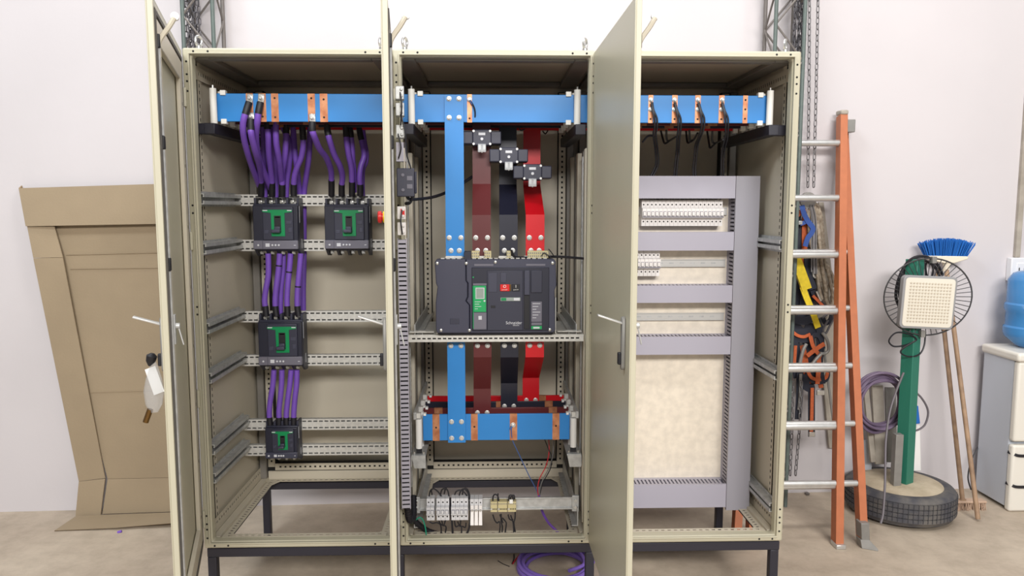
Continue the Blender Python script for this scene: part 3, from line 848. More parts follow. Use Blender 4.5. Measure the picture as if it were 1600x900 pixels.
# arc chute tops and terminal blocks on the top
for (xa, xb) in ((-0.205, -0.135), (-0.096, -0.022), (0.012, 0.086), (0.117, 0.193)):
    MB().box(xa, xb, 0.085, 0.113, 1.474, 1.494).build('top_terminal', 'galv_matte', t, bevel=0.001)
for (xa, xb) in ((-0.225, -0.13), (-0.098, 0.23)):
    MB().box(xa, xb, 0.032, 0.082, 1.474, 1.486).build('arc_chute', 'trip_grey', t, bevel=0.002)
    n = int((xb - xa) / 0.022)
    for k in range(n): MB().box(xa + 0.004 + k * 0.022, xa + 0.019 + k * 0.022, 0.042, 0.074, 1.486, 1.4885).build('arc_vent', 'galv_matte', t)
MB().box(-0.128, -0.099, 0.05, 0.10, 1.474, 1.515).build('aux_contact', 'case_darker', t, bevel=0.002)
for (xa, xb) in ((-0.098, -0.066), (-0.046, -0.018), (0.045, 0.062), (0.13, 0.215)):
    b = MB().box(xa, xb, 0.07, 0.10, 1.487, 1.516)
    tb = b.build('terminal_block', 'terminal_beige', t, bevel=0.001)
    n = max(2, int((xb - xa) / 0.008))
    for k in range(n):
        for z in (1.495, 1.507): MB().box(xa + 0.002 + k * 0.008, xa + 0.0065 + k * 0.008, 0.069, 0.072, z - 0.0035, z + 0.0035).build('clamp', 'frame_grey', tb)

# ------------------------------------------------------------------ moulded case breakers of the left cabinet
def mccb(x0, x1, z0, z1, yf, label, small=False):
    """x, z limits of the case front at depth yf"""
    w, h = x1 - x0, z1 - z0
    X = lambda u: x0 + u * w
    Z = lambda v: z0 + v * h
    t = thing('moulded_case_breaker', label, 'circuit breaker', ((x0 + x1) / 2, 0.49, z0), 'black moulded case breakers on the slotted rails')
    yb = 0.494
    MB().box(x0, x1, yf + 0.02, yb, Z(0.10), Z(0.90)).build('case', 'case_dark', t, bevel=0.004)
    MB().box(x0 + 0.002, x1 - 0.002, yf + 0.006, yf + 0.03, Z(0.125), Z(0.875)).build('cover', 'case_darker', t, bevel=0.003)
    MB().box(X(0.235), X(0.90), yf - 0.004, yf + 0.01, Z(0.29), Z(0.85)).build('raised_front', 'case_dark', t, bevel=0.003)
    # barriers between the terminals, top and bottom
    for k in range(5):
        x = X(0.03 + 0.235 * k)
        MB().box(x - 0.005, x + 0.005, yf + 0.03, yb, Z(0.88), Z(1.0)).build('terminal_barrier', 'case_dark', t, bevel=0.002)
        MB().prism([(x - 0.005, yf + 0.02, Z(0.12)), (x - 0.005, yb, Z(0.12)), (x - 0.005, yb, Z(0.0)), (x - 0.005, yf + 0.06, Z(0.01))], (0.01, 0, 0)).build('terminal_barrier', 'case_dark', t)
    for k in range(4):
        xc = X(0.03 + 0.235 * (k + 0.5))
        b = MB().box(xc - 0.011, xc + 0.003, yf + 0.045, yf + 0.052, Z(0.885), Z(0.96)).cyl((xc - 0.004, yf + 0.046, Z(0.93)), (xc - 0.004, yf + 0.036, Z(0.93)), 0.006, 10)
        b.build('terminal', 'tin', t)
        MB().box(xc - 0.011, xc + 0.003, yf + 0.045, yf + 0.052, Z(0.04), Z(0.115)).cyl((xc - 0.004, yf + 0.046, Z(0.07)), (xc - 0.004, yf + 0.036, Z(0.07)), 0.006, 10).build('terminal', 'tin', t)
    # green T-shaped fascia with the toggle
    y0 = yf - 0.0065
    T = [(0.235, 0.80), (0.885, 0.80), (0.885, 0.762), (0.72, 0.745), (0.72, 0.355), (0.425, 0.355), (0.42, 0.745), (0.235, 0.762)]
    f = MB().prism([(X(u), y0, Z(v)) for u, v in reversed(T)], (0, 0.004, 0)).build('green_fascia', 'green', t, bevel=0.001)
    MB().box(X(0.49), X(0.64), y0 - 0.0008, y0 + 0.002, Z(0.42), Z(0.70)).build('toggle_slot', 'black', f)
    MB().box(X(0.45), X(0.635), y0 - 0.022, y0, Z(0.415), Z(0.47)).box(X(0.50), X(0.63), y0 - 0.012, y0, Z(0.46), Z(0.52)).build('toggle', 'case_mid', t, bevel=0.003)
    for u0, u1, v in ((0.245, 0.35, 0.787), (0.78, 0.875, 0.787), (0.51, 0.62, 0.675)):
        MB().box(X(u0), X(u1), y0 - 0.0008, y0 + 0.001, Z(v) - 0.002, Z(v) + 0.002).build('print_line', 'print', f)
    for u0, u1, v0, v1 in ((0.27, 0.36, 0.40, 0.46), (0.79, 0.87, 0.42, 0.50), (0.75, 0.87, 0.56, 0.62)):
        MB().box(X(u0), X(u1), yf - 0.0055, yf, Z(v0), Z(v1)).build('knockout', 'case_mid', t, bevel=0.001)
    # trip unit band with its marks
    tr = MB().box(X(0.01), X(0.99), yf - 0.002, yf + 0.02, Z(0.135), Z(0.285)).build('trip_unit', 'trip_grey' if not small else 'case_mid', t, bevel=0.003)
    MB().box(X(0.215), X(0.222), yf - 0.0026, yf, Z(0.14), Z(0.28)).build('seam', 'case_dark', tr)
    MB().box(X(0.28), X(0.37), yf - 0.0032, yf, Z(0.178), Z(0.235)).build('data_mark', 'print', tr)
    for u in (0.12, 0.43, 0.50, 0.57): MB().lathe((X(u), yf - 0.002, Z(0.205)), (0, -1, 0), [(0.0045, 0), (0.0045, 0.002), (0.003, 0.003)], 8).build('dial', 'print', tr)
    MB().box(X(0.90), X(0.945), yf - 0.0032, yf, Z(0.198), Z(0.208)).build('arrow_mark', 'print', tr)
    # pale side labels
    MB().box(x1 - 0.0005, x1 + 0.0008, yf + 0.03, yf + 0.036, Z(0.58), Z(0.86)).build('side_label', 'print', t)
    MB().box(x1 - 0.0005, x1 + 0.0008, yf + 0.06, yf + 0.066, Z(0.14), Z(0.30)).build('side_label', 'print', t)
    return t
YF = 0.39
mccb(-1.0769, -0.8756, 1.4712, 1.7348, YF, 'upper left black breaker with green fascia fed by many purple cables')
mccb(-0.7612, -0.5630, 1.4735, 1.7321, YF, 'black breaker at upper right with green fascia, nothing wired below it')
mccb(-1.0724, -0.8733, 0.9454, 1.2119, YF, 'black breaker on third and fourth rail with purple cables above and below')
mccb(-1.0599, -0.9112, 0.5172, 0.7106, 0.40, 'smallest black breaker, lowest in the left cabinet', small=True)

# ------------------------------------------------------------------ purple power cables
def cable(label, pts, shrink_a=0.0, shrink_b=0.0, r=0.0128, lug=None, ties=(), group='purple power cables in the left cabinet', m='cable_purple'):
    """pts run from the top end to the bottom end; shrink lengths as share of the path"""
    path = cr(pts, 6)
    o = MB().tube(path, r, 12).build('power_cable', m)
    tag(o, label, 'cable', group)
    n = len(path)
    if shrink_a:
        k = max(2, int(round(n * shrink_a)))
        MB().tube(path[:k], r * 1.09, 10).build('heat_shrink', 'shrink', o)
    if shrink_b:
        k = max(2, int(round(n * shrink_b)))
        MB().tube(path[-k:], r * 1.09, 10).build('heat_shrink', 'shrink', o)
    if lug:
        x, y, z = lug
        d = (path[0] - V(lug))
        d.y = 0
        d.normalize()
        s = V((d.z, 0, -d.x))
        L = MB().obox(V(lug) + d * 0.008, d * 0.024, s * 0.0125, V((0, 0.002, 0))).build('lug', 'tin', o, bevel=0.002)
        bolt(L, x, y - 0.002, z, 0.010)
    for k in ties:
        i = int(k * (n - 1))
        MB().tube([path[i] - (path[i + 1] - path[i]).normalized() * 0.003, path[i] + (path[i + 1] - path[i]).normalized() * 0.003], r * 1.1, 10).build('tie', 'shrink', o)
    return o

Yl = 0.122
cable('leftmost purple cable, lugged to top of the first bare strip', [(-0.9869, 0.117, 2.1108), (-0.9974, 0.105, 2.069), (-1.0106, 0.11, 2.0293), (-1.0197, 0.14, 1.9764), (-1.0295, 0.22, 1.9075), (-1.0425, 0.34, 1.8361), (-1.0521, 0.43, 1.7891)], 0.22, 0, lug=(-0.984, 0.122, 2.1291))
cable('purple cable lugged to bottom of the first bare strip', [(-0.9817, 0.117, 2.0453), (-0.9824, 0.115, 2.0097), (-0.9825, 0.12, 1.9797), (-0.9877, 0.18, 1.9205), (-1.0076, 0.3, 1.8615), (-1.0341, 0.4, 1.8051), (-1.0482, 0.44, 1.7439)], 0.24, 0.2, lug=(-0.9816, 0.122, 2.056))
cable('purple cable lugged to top of the second bare strip', [(-0.9412, 0.117, 2.111), (-0.948, 0.11, 2.0723), (-0.9576, 0.12, 2.0305), (-0.98, 0.17, 1.9767), (-0.9994, 0.26, 1.9049), (-1.0044, 0.36, 1.837), (-1.0046, 0.45, 1.7727)], 0.22, 0, lug=(-0.9395, 0.122, 2.1293))
cable('purple cable with long shrink sleeve right of the second strip', [(-0.9521, 0.235, 2.0537), (-0.9506, 0.235, 2.0222), (-0.9506, 0.24, 1.9858), (-0.9646, 0.29, 1.9205), (-0.9789, 0.36, 1.8537), (-0.9893, 0.41, 1.8027), (-0.9998, 0.44, 1.7439)], 0.22, 0.2)
cable('purple cable rising straight below the third bare strip', [(-0.9152, 0.235, 2.0486), (-0.9166, 0.235, 2.0065), (-0.9198, 0.25, 1.9576), (-0.9248, 0.3, 1.8996), (-0.9405, 0.38, 1.838), (-0.9588, 0.46, 1.7729)], 0, 0)
cable('purple cable leaning left under a black shrink sleeve', [(-0.9005, 0.34, 2.0603), (-0.9018, 0.34, 2.0196), (-0.9029, 0.34, 1.9842), (-0.916, 0.36, 1.9117), (-0.9402, 0.4, 1.8445), (-0.9472, 0.42, 1.7946), (-0.9543, 0.44, 1.744)], 0.24, 0.2)
cable('dark purple cable behind the leaning one', [(-0.896, 0.44, 2.0659), (-0.8951, 0.44, 2.0015), (-0.8916, 0.44, 1.9312), (-0.89, 0.46, 1.8701), (-0.8988, 0.52, 1.7919), (-0.8984, 0.54, 1.6749), (-0.9028, 0.545, 1.4669), (-0.9094, 0.54, 1.3022), (-0.9181, 0.535, 1.1668)], 0, 0)
cable('purple cable bending left onto the fourth pole', [(-0.8318, 0.34, 2.066), (-0.8304, 0.34, 2.0198), (-0.8317, 0.35, 1.9661), (-0.8465, 0.37, 1.9125), (-0.8724, 0.39, 1.8664), (-0.8899, 0.41, 1.8281), (-0.899, 0.43, 1.7893), (-0.903, 0.44, 1.744)], 0.26, 0.18)
cable('rightmost long purple cable passing behind the upper breaker', [(-0.8197, 0.44, 2.0661), (-0.8248, 0.44, 1.9876), (-0.8352, 0.45, 1.9037), (-0.8611, 0.5, 1.8203), (-0.882, 0.54, 1.7338), (-0.891, 0.545, 1.4669), (-0.8971, 0.54, 1.3172), (-0.9002, 0.535, 1.1667)], 0.0, 0)
cable('purple cable in shade at the back of the bundle, left', [(-1.0316, 0.44, 2.0571), (-1.0289, 0.44, 1.9731), (-1.0347, 0.45, 1.8892), (-1.0407, 0.47, 1.8046), (-1.0416, 0.475, 1.7387)], 0, 0)
cable('purple cable in shade at the back of the bundle, middle', [(-0.9922, 0.44, 2.0572), (-0.9865, 0.44, 1.9732), (-0.9864, 0.46, 1.8898), (-0.9892, 0.47, 1.8047), (-0.9927, 0.475, 1.7387)], 0, 0)
cable('purple cable in shade at the back of the bundle, right', [(-0.947, 0.44, 2.0573), (-0.913, 0.44, 1.9733), (-0.921, 0.45, 1.8893), (-0.9404, 0.47, 1.8047), (-0.9467, 0.475, 1.7388)], 0, 0)
cable('purple cable lugged to the fourth bare strip, bending to first pole', [(-0.7368, 0.117, 2.036), (-0.738, 0.118, 2.0031), (-0.7337, 0.13, 1.9788), (-0.7299, 0.2, 1.9356), (-0.719, 0.28, 1.9014), (-0.7179, 0.36, 1.854), (-0.7267, 0.41, 1.8058), (-0.7345, 0.44, 1.7441)], 0.18, 0.18, lug=(-0.7376, 0.122, 2.0517))
cable('second purple cable of the upper right breaker', [(-0.7031, 0.235, 2.0387), (-0.7012, 0.235, 2.0071), (-0.6952, 0.24, 1.9732), (-0.6881, 0.29, 1.9183), (-0.6745, 0.34, 1.8724), (-0.6742, 0.39, 1.8304), (-0.6838, 0.42, 1.7892), (-0.6888, 0.44, 1.7441)], 0.24, 0.18)
cable('third purple cable of the upper right breaker', [(-0.6456, 0.34, 2.0448), (-0.6436, 0.34, 2.0121), (-0.6418, 0.34, 1.9739), (-0.6385, 0.36, 1.9178), (-0.634, 0.39, 1.8668), (-0.638, 0.42, 1.8062), (-0.643, 0.44, 1.7441)], 0.26, 0.2)
cable('purple cable hugging the right of the third one', [(-0.6329, 0.36, 2.0415), (-0.6282, 0.36, 2.0031), (-0.6256, 0.37, 1.9544), (-0.6276, 0.39, 1.9003), (-0.6305, 0.43, 1.8406), (-0.6376, 0.46, 1.7617)], 0.26, 0.0)
cable('fourth purple cable of the upper right breaker, kinked near its middle', [(-0.6049, 0.44, 2.05), (-0.6, 0.44, 2.0163), (-0.5897, 0.44, 1.9656), (-0.5833, 0.43, 1.9198), (-0.5967, 0.42, 1.8741), (-0.6035, 0.42, 1.8232), (-0.6031, 0.43, 1.7895), (-0.6057, 0.44, 1.7441)], 0.24, 0.18)
cable('purple cable behind the kinked one', [(-0.5925, 0.45, 2.0454), (-0.5853, 0.45, 1.9834), (-0.5777, 0.45, 1.9325), (-0.583, 0.46, 1.8933), (-0.5999, 0.47, 1.8538), (-0.603, 0.475, 1.7447)], 0.0, 0.0)
# between upper and third-rail breaker
cable('first purple cable between the upper and middle breakers', [(-1.0228, 0.43, 1.486), (-1.0229, 0.43, 1.4398), (-1.0263, 0.43, 1.3818), (-1.0401, 0.43, 1.3148), (-1.0459, 0.43, 1.271), (-1.0428, 0.43, 1.2359), (-1.0411, 0.43, 1.2006)], 0, 0.24, group='purple cables between upper and middle breaker')
cable('second purple cable between the upper and middle breakers', [(-0.9713, 0.43, 1.4859), (-0.9756, 0.43, 1.4397), (-0.9832, 0.43, 1.3816), (-0.9941, 0.43, 1.3147), (-0.9984, 0.43, 1.2708), (-0.9981, 0.43, 1.2357), (-0.9949, 0.43, 1.2004)], 0, 0.24, ties=(0.2,), group='purple cables between upper and middle breaker')
cable('third purple cable between the upper and middle breakers', [(-0.9226, 0.43, 1.4858), (-0.9269, 0.43, 1.4396), (-0.9344, 0.43, 1.3815), (-0.9423, 0.43, 1.3145), (-0.9451, 0.43, 1.2707), (-0.9447, 0.43, 1.2355), (-0.9444, 0.43, 1.2002)], 0, 0.24, ties=(0.3,), group='purple cables between upper and middle breaker')
cable('fourth purple cable between the upper and middle breakers', [(-0.8767, 0.43, 1.4858), (-0.881, 0.43, 1.4395), (-0.8884, 0.43, 1.3814), (-0.8962, 0.43, 1.3144), (-0.8989, 0.43, 1.2705), (-0.8986, 0.43, 1.2353), (-0.8938, 0.43, 1.2)], 0, 0.24, ties=(0.45,), group='purple cables between upper and middle breaker')
cable('purple cable in shade behind the second and third', [(-0.965, 0.47, 1.4835), (-0.9706, 0.47, 1.3985), (-0.9821, 0.47, 1.3102), (-0.9888, 0.47, 1.1946)], 0, 0, group='purple cables between upper and middle breaker')
# between the middle and the smallest breaker
for k, (a, b_) in enumerate(((427, 421), (440.5, 436), (454, 448), (463.5, 459.5))):
    pass
cable('first purple cable down to the smallest breaker', [(-1.0176, 0.44, 0.9496), (-1.0242, 0.44, 0.8836), (-1.0367, 0.44, 0.8175), (-1.0444, 0.44, 0.7632), (-1.0456, 0.44, 0.7268), (-1.0439, 0.44, 0.6904)], 0, 0.24, 0.0125, group='purple cables down to the smallest breaker')
cable('second purple cable down to the smallest breaker', [(-0.9812, 0.44, 0.9494), (-0.9848, 0.44, 0.8834), (-0.9927, 0.44, 0.8172), (-1.0004, 0.44, 0.7628), (-1.0015, 0.44, 0.7265), (-1.0027, 0.44, 0.69)], 0, 0.24, 0.0125, group='purple cables down to the smallest breaker')
cable('third purple cable down to the smallest breaker', [(-0.9389, 0.44, 0.9491), (-0.9467, 0.44, 0.8831), (-0.9576, 0.44, 0.8169), (-0.9652, 0.44, 0.7625), (-0.9678, 0.44, 0.7262), (-0.9674, 0.44, 0.6897)], 0, 0.24, 0.0125, group='purple cables down to the smallest breaker')
cable('fourth purple cable down to the smallest breaker', [(-0.9126, 0.44, 0.9489), (-0.916, 0.44, 0.8829), (-0.9253, 0.44, 0.8167), (-0.9314, 0.44, 0.7623), (-0.934, 0.44, 0.7259), (-0.9351, 0.44, 0.6894)], 0, 0.24, 0.0125, group='purple cables down to the smallest breaker')

# ------------------------------------------------------------------ right cabinet: mounting plate, ducts, DIN rails
PY = 0.40
t = thing('mounting_panel', 'galvanised mounting plate with grey wiring ducts in right cabinet', 'panel', (0.78, PY, 0.36))
MB().box(0.43, 1.10, PY, PY + 0.004, 0.345, 1.83).build('plate', 'plate', t)
for z in (1.54, 1.0, 0.43): MB().box(0.43, 1.186, PY + 0.006, PY + 0.03, z - 0.02, z + 0.02).build('plate_rail', 'galv', t)
DY = 0.302
def hduct(zt, zb, name='wiring_duct'):
    x0, x1 = 0.43, 1.052
    o = MB().box(x0, x1, DY, DY + 0.003, zb, zt).box(x0, x1, DY + 0.003, DY + 0.012, zt - 0.003, zt).box(x0, x1, DY + 0.003, DY + 0.012, zb, zb + 0.003).build(name, 'duct', t)
    b = MB().box(x0, x1, PY - 0.004, PY - 0.001, zb + 0.002, zt - 0.002)
    for zz in (zt - 0.0045, zb + 0.002):
        b.box(x0, x1, PY - 0.024, PY - 0.004, zz, zz + 0.0025)
        x = x0 + 0.004
        while x < x1 - 0.01:
            b.box(x, x + 0.010, DY + 0.0125, PY - 0.024, zz, zz + 0.0025)
            x += 0.0175
    b.build('slotted_wall', 'duct', o, kind='stuff')
    return o
for zt, zb in ((1.8285, 1.7315), (1.5848, 1.5032), (1.3486, 1.2715), (1.1189, 1.0377), (0.4364, 0.3273)):
    hduct(zt, zb)
# tall duct at the right
zt, zb = 1.8288, 0.3127
x0, x1 = 1.054, 1.160
o = MB().box(x0, x1, DY - 0.001, DY + 0.002, zb, zt).box(x0, x0 + 0.003, DY + 0.002, DY + 0.012, zb, zt).box(x1 - 0.003, x1, DY + 0.002, DY + 0.012, zb, zt).build('tall_wiring_duct', 'duct_dark', t)
b = MB().box(x0, x1, PY - 0.003, PY - 0.001, zb, zt)
for xx in (x0 + 0.002, x1 - 0.0045):
    b.box(xx, xx + 0.0025, PY - 0.024, PY - 0.003, zb, zt)
    z = zb + 0.004
    while z < zt - 0.01:
        b.box(xx, xx + 0.0025, DY + 0.0125, PY - 0.024, z, z + 0.010)
        z += 0.0175
b.build('slotted_wall', 'duct', o, kind='stuff')
# DIN rails
DINZ = (1.6754, 1.4416, 1.1969)
for z in DINZ:
    b = MB().box(0.43, 1.045, PY - 0.010, PY - 0.008, z - 0.014, z + 0.014).box(0.43, 1.045, PY - 0.014, PY - 0.008, z + 0.014, z + 0.0175).box(0.43, 1.045, PY - 0.014, PY - 0.008, z - 0.0175, z - 0.014)
    r_ = b.build('din_rail', 'zinc_white', t, bevel=0.0005)
    for k in range(11): MB().box(0.50 + k * 0.048, 0.52 + k * 0.048, PY - 0.0108, PY - 0.0095, z - 0.0035, z + 0.0035).build('rail_slot', 'galv', r_)
for x, z in ((0.80, 1.22), (0.95, 1.22)): pass

# ------------------------------------------------------------------ miniature breakers
def mcb(n, pitch, h, label, group, case='mcb_white', toggles=None, org=(0, 0, 0), depth=0.066, band='trip_grey'):
    """n-pole breaker, local coordinates, rail plane at y=0, front towards -y"""
    t = thing('miniature_breaker', label, 'circuit breaker', (0, 0, 0), group)
    w = n * pitch
    hh = h / 2
    prof = [(0.0, -hh), (0.0, hh), (-depth * 0.66, hh), (-depth * 0.66, hh * 0.42), (-depth, hh * 0.36), (-depth, -hh * 0.36), (-depth * 0.66, -hh * 0.42), (-depth * 0.66, -hh)]
    for k in range(n):
        x = k * pitch
        MB().prism([(x + 0.0004, y, z) for y, z in prof], (pitch - 0.0008, 0, 0)).build('pole', case, t)
        xm = x + pitch / 2
        for z in (hh * 0.66, -hh * 0.66):
            MB().cyl((xm, -depth * 0.65, z), (xm, -depth * 0.665, z), pitch * 0.2, 8).build('terminal_screw', 'hollow_shade', t)
        if toggles is None or k in toggles:
            MB().box(xm - pitch * 0.30, xm + pitch * 0.26, -depth - 0.006, -depth + 0.001, -hh * 0.20, hh * 0.10).build('toggle', case, t, bevel=0.001)
            MB().box(xm - pitch * 0.36, xm + pitch * 0.36, -depth - 0.0007, -depth + 0.001, -hh * 0.24, hh * 0.14).build('toggle_slot', 'trip_grey', t)
    MB().box(0, w, -depth - 0.0012, -depth + 0.001, -hh * 0.335, -hh * 0.26).build('link_bar', band, t)
    return t
PITCH = 1.0053 - 0.9330
PITCH = PITCH / 4
mh = 1.7236 - 1.6103
first = None
names = ('leftmost white four-pole breaker in the full row beside the door', 'second white four-pole breaker from the door in the full row', 'middle white four-pole breaker in the full row of five', 'fourth white four-pole breaker from the door in the full row', 'rightmost white four-pole breaker in the full row')
xr = 1.0098
for k in range(5):
    if first is None:
        o = first = mcb(4, PITCH, mh, names[k], 'white breakers in the full row')
    else:
        o = copy_tree(first)
        o['label'] = names[k]
    o.location = (xr - (5 - k) * 4 * PITCH, PY - 0.0145, 1.6671)
o = copy_tree(first)
o['label'] = 'single white four-pole breaker at the left end of the second rail'
o['group'] = 'white breakers on the second rail'
x2 = 0.7341
o.location = (x2 - 4 * PITCH, PY - 0.0145, 1.4438)
o = mcb(2, PITCH, mh, 'narrow white two-pole breaker half hidden by the right door edge', 'white breakers on the second rail')
o.location = (x2 - 6 * PITCH - 0.0005, PY - 0.0145, 1.4438)
# wire ferrules that enter the breakers from the ducts
def drops(label, xs, z_a, z_b, y, m='wire_grey', r=0.0032):
    t = thing('wire_set', label, 'wires', (sum(xs) / len(xs), y, z_b))
    for x in xs:
        MB().tube([(x, y, z_a), (x + RND.uniform(-0.002, 0.002), y + 0.004, (z_a + z_b) / 2), (x, y + 0.006, z_b)], r, 6).build('wire', m, t)
    return t
za = 1.7292
drops('row of grey wires entering the full row of white breakers', [xr - (k + 0.5) * PITCH for k in range(20)], za + 0.012, za - 0.022, 0.345)
zc = 1.4993
drops('short row of grey wires entering the second rail breaker', [x2 - (k + 0.5) * PITCH for k in range(5)], zc + 0.012, zc - 0.026, 0.345)

# tap wires from the busbars down into the top duct
def wire(label, pts, r=0.004, m='wire_black', cat='wire', group=None, name='wire', n=6):
    o = MB().tube(cr(pts, n), r, 6).build(name, m)
    return tag(o, label, cat, group)
def tap(label, bx, top, path, loops):
    b = MB()
    for k, dx in enumerate((0, 0.010)):
        pts = [V(q) + V((dx if i > 1 else dx * 0.3, 0, 0)) for i, q in enumerate(path)]
        b.tube(cr(pts, 6), 0.0042, 6)
    t = b.build('tap_wires', 'wire_black')
    tag(t, label, 'wires', 'black tap wires in the right cabinet')
    for (x, z) in top: bolt(t, x, 0.1235, z, 0.0095)
    for lp in loops: MB().tube(cr(lp, 6), 0.0045, 6).build('side_branch', 'wire_black', t)
    return t
tap('pair of black tap wires nearest the right door edge', 0, [(0.6347, 0.125, 2.1284)[::2], (0.6342, 0.125, 2.09)[::2]],
    [(0.6348, 0.112, 2.1164), (0.6391, 0.105, 2.085), (0.6463, 0.105, 2.0518), (0.6517, 0.12, 2.015), (0.6598, 0.18, 1.995), (0.6953, 0.3, 1.9382), (0.7057, 0.33, 1.8851), (0.6973, 0.34, 1.8522), (0.6819, 0.345, 1.8217)], [[(0.6615, 0.2, 1.9916), (0.6441, 0.22, 1.9908), (0.6288, 0.25, 1.9693)]])
tap('second pair of black tap wires from the right door edge', 0, [(0.7319, 0.125, 2.1288)[::2], (0.7315, 0.125, 2.0904)[::2]],
    [(0.729, 0.112, 2.1168), (0.7359, 0.105, 2.0853), (0.7432, 0.105, 2.0521), (0.7491, 0.12, 2.0153), (0.7644, 0.2, 1.984), (0.7875, 0.3, 1.9384), (0.7905, 0.33, 1.8852), (0.7899, 0.345, 1.8218)], [[(0.747, 0.44, 2.0427), (0.7551, 0.42, 1.9955), (0.7595, 0.4, 1.9768), (0.7747, 0.38, 1.9864), (0.7785, 0.28, 1.994)], [(0.7501, 0.34, 2.0298), (0.7585, 0.36, 1.9874), (0.7723, 0.37, 1.9855)]])
tap('third pair of black tap wires from the right door edge', 0, [(0.828, 0.125, 2.1292)[::2], (0.829, 0.125, 2.0907)[::2]],
    [(0.826, 0.112, 2.1172), (0.8328, 0.105, 2.0857), (0.8402, 0.105, 2.0525), (0.8441, 0.12, 2.0156), (0.8563, 0.2, 1.9921), (0.8653, 0.28, 1.9643), (0.8719, 0.32, 1.9125), (0.8729, 0.34, 1.8664), (0.8782, 0.345, 1.8219)], [[(0.8634, 0.44, 2.0373), (0.8653, 0.42, 1.9844), (0.8716, 0.4, 1.9827), (0.8779, 0.36, 1.9905), (0.8724, 0.28, 2.0105)], [(0.8517, 0.34, 2.0301), (0.861, 0.36, 1.9848), (0.8696, 0.35, 1.9868)]])
tap('rightmost pair of black tap wires, above the tall duct', 0, [(0.9281, 0.125, 2.1296)[::2], (0.9266, 0.125, 2.0911)[::2]],
    [(0.9232, 0.112, 2.1175), (0.9298, 0.105, 2.086), (0.9374, 0.105, 2.0528), (0.9445, 0.12, 2.0159), (0.9678, 0.2, 1.9845), (0.9828, 0.28, 1.9455), (0.9909, 0.32, 1.8988), (1.0009, 0.345, 1.8221)], [[(0.9596, 0.44, 2.0348), (0.9641, 0.42, 1.9761), (0.9646, 0.4, 1.9575), (0.9812, 0.38, 1.9757), (0.9845, 0.28, 1.9836)], [(0.9537, 0.34, 2.0248), (0.9608, 0.36, 1.9823), (0.9754, 0.37, 1.9748)]])
t = wire('thin black wire bolted beside the upper vertical blue bar', [(-0.104, 0.115, 2.1241), (-0.0924, 0.11, 2.1083), (-0.0823, 0.112, 2.0832), (-0.0828, 0.13, 2.0523), (-0.0914, 0.16, 2.0325)], 0.003)
bolt(t, *(-0.1042, 0.122, 2.1263), 0.0095)
MB().tube([(-0.1002, 0.113, 2.1188), (-0.0924, 0.111, 2.1059)], 0.0042, 6).build('blue_sleeve', 'wire_blue', t)

# ------------------------------------------------------------------ small devices low in the middle cabinet
YD = 0.084
zc = 0.4380
hm = 0.4892 - 0.3950
def low_mcb(n, xa, xb, label):
    o = mcb(n, (xb - xa) / n, hm, label, 'grey breakers on the low rail', case='mcb_grey', depth=0.06, band='mcb_grey')
    o.location = (xa, YD, zc)
    return o
low_mcb(2, -0.2905, -0.2573, 'light grey two-pole breaker, leftmost on the low rail')
low_mcb(3, -0.2493, -0.1960, 'light grey three-pole breaker, second on the low rail')
low_mcb(4, -0.1880, -0.1174, 'light grey four-pole breaker, widest on the low rail')
# fuse disconnector with open flaps
xa, xb = -0.1094, -0.0573
t = thing('fuse_disconnector', 'white fuse disconnector with open flaps on the low rail', 'fuse holder', (xa, YD, zc - hm / 2))
pw = (xb - xa) / 3
for k in range(3):
    x = xa + k * pw
    MB().box(x + 0.0004, x + pw - 0.0004, YD - 0.05, YD, zc - 0.002, zc + hm * 0.5).build('pole', 'mcb_grey', t, bevel=0.001)
    MB().box(x + 0.002, x + pw - 0.002, YD - 0.056, YD - 0.05, zc + 0.004, zc + 0.022).build('raised_face', 'mcb_white', t, bevel=0.001)
    MB().prism([(x + 0.002, YD - 0.05, zc - 0.004), (x + pw - 0.002, YD - 0.05, zc - 0.004), (x + pw - 0.001, YD - 0.07, zc - hm * 0.62), (x + 0.001, YD - 0.07, zc - hm * 0.62)], (0, 0.006, 0)).build('flap', 'mcb_white', t, bevel=0.001)
    MB().cyl((x + pw / 2, YD - 0.051, zc + 0.032), (x + pw / 2, YD - 0.049, zc + 0.032), 0.0028, 8).build('terminal_screw', 'hollow_shade', t)
    MB().cyl((x + pw / 2, YD - 0.056, zc - 0.002), (x + pw / 2, YD - 0.048, zc - 0.002), 0.004, 8).build('fuse_cap', 'tin', t)
# beige terminal blocks
for k, (x0, x1, lb) in enumerate(((-0.0239, 0.0042, 'beige terminal block, left of the three on the low rail'), (0.0069, 0.0459, 'beige terminal block between the other two on the low rail'), (0.0485, 0.0835, 'beige terminal block, right of the three on the low rail'))):
    t = thing('terminal_block', lb, 'terminal block', (x0, YD, zc - 0.02), 'beige terminal blocks on the low rail')
    zt_, zb_ = 0.4661, 0.4216
    MB().box(x0, x1, YD - 0.035, YD, zb_, zt_).build('body', 'terminal_beige', t, bevel=0.001)
    n = int((x1 - x0) / 0.0065)
    for q in range(n):
        xx = x0 + (q + 0.5) * (x1 - x0) / n
        MB().box(xx - 0.0016, xx + 0.0016, YD - 0.0362, YD - 0.034, zb_ + 0.010, zb_ + 0.016).build('clamp', 'hollow_shade', t)
        MB().box(xx - 0.0016, xx + 0.0016, YD - 0.0362, YD - 0.034, zt_ - 0.012, zt_ - 0.006).build('clamp', 'frame_grey', t)
    MB().cyl((x0 + 0.004, YD - 0.039, (zt_ + zb_) / 2 - 0.008), (x0 + 0.004, YD - 0.034, (zt_ + zb_) / 2 - 0.008), 0.0035, 10).build('end_screw', 'zinc_white', t)

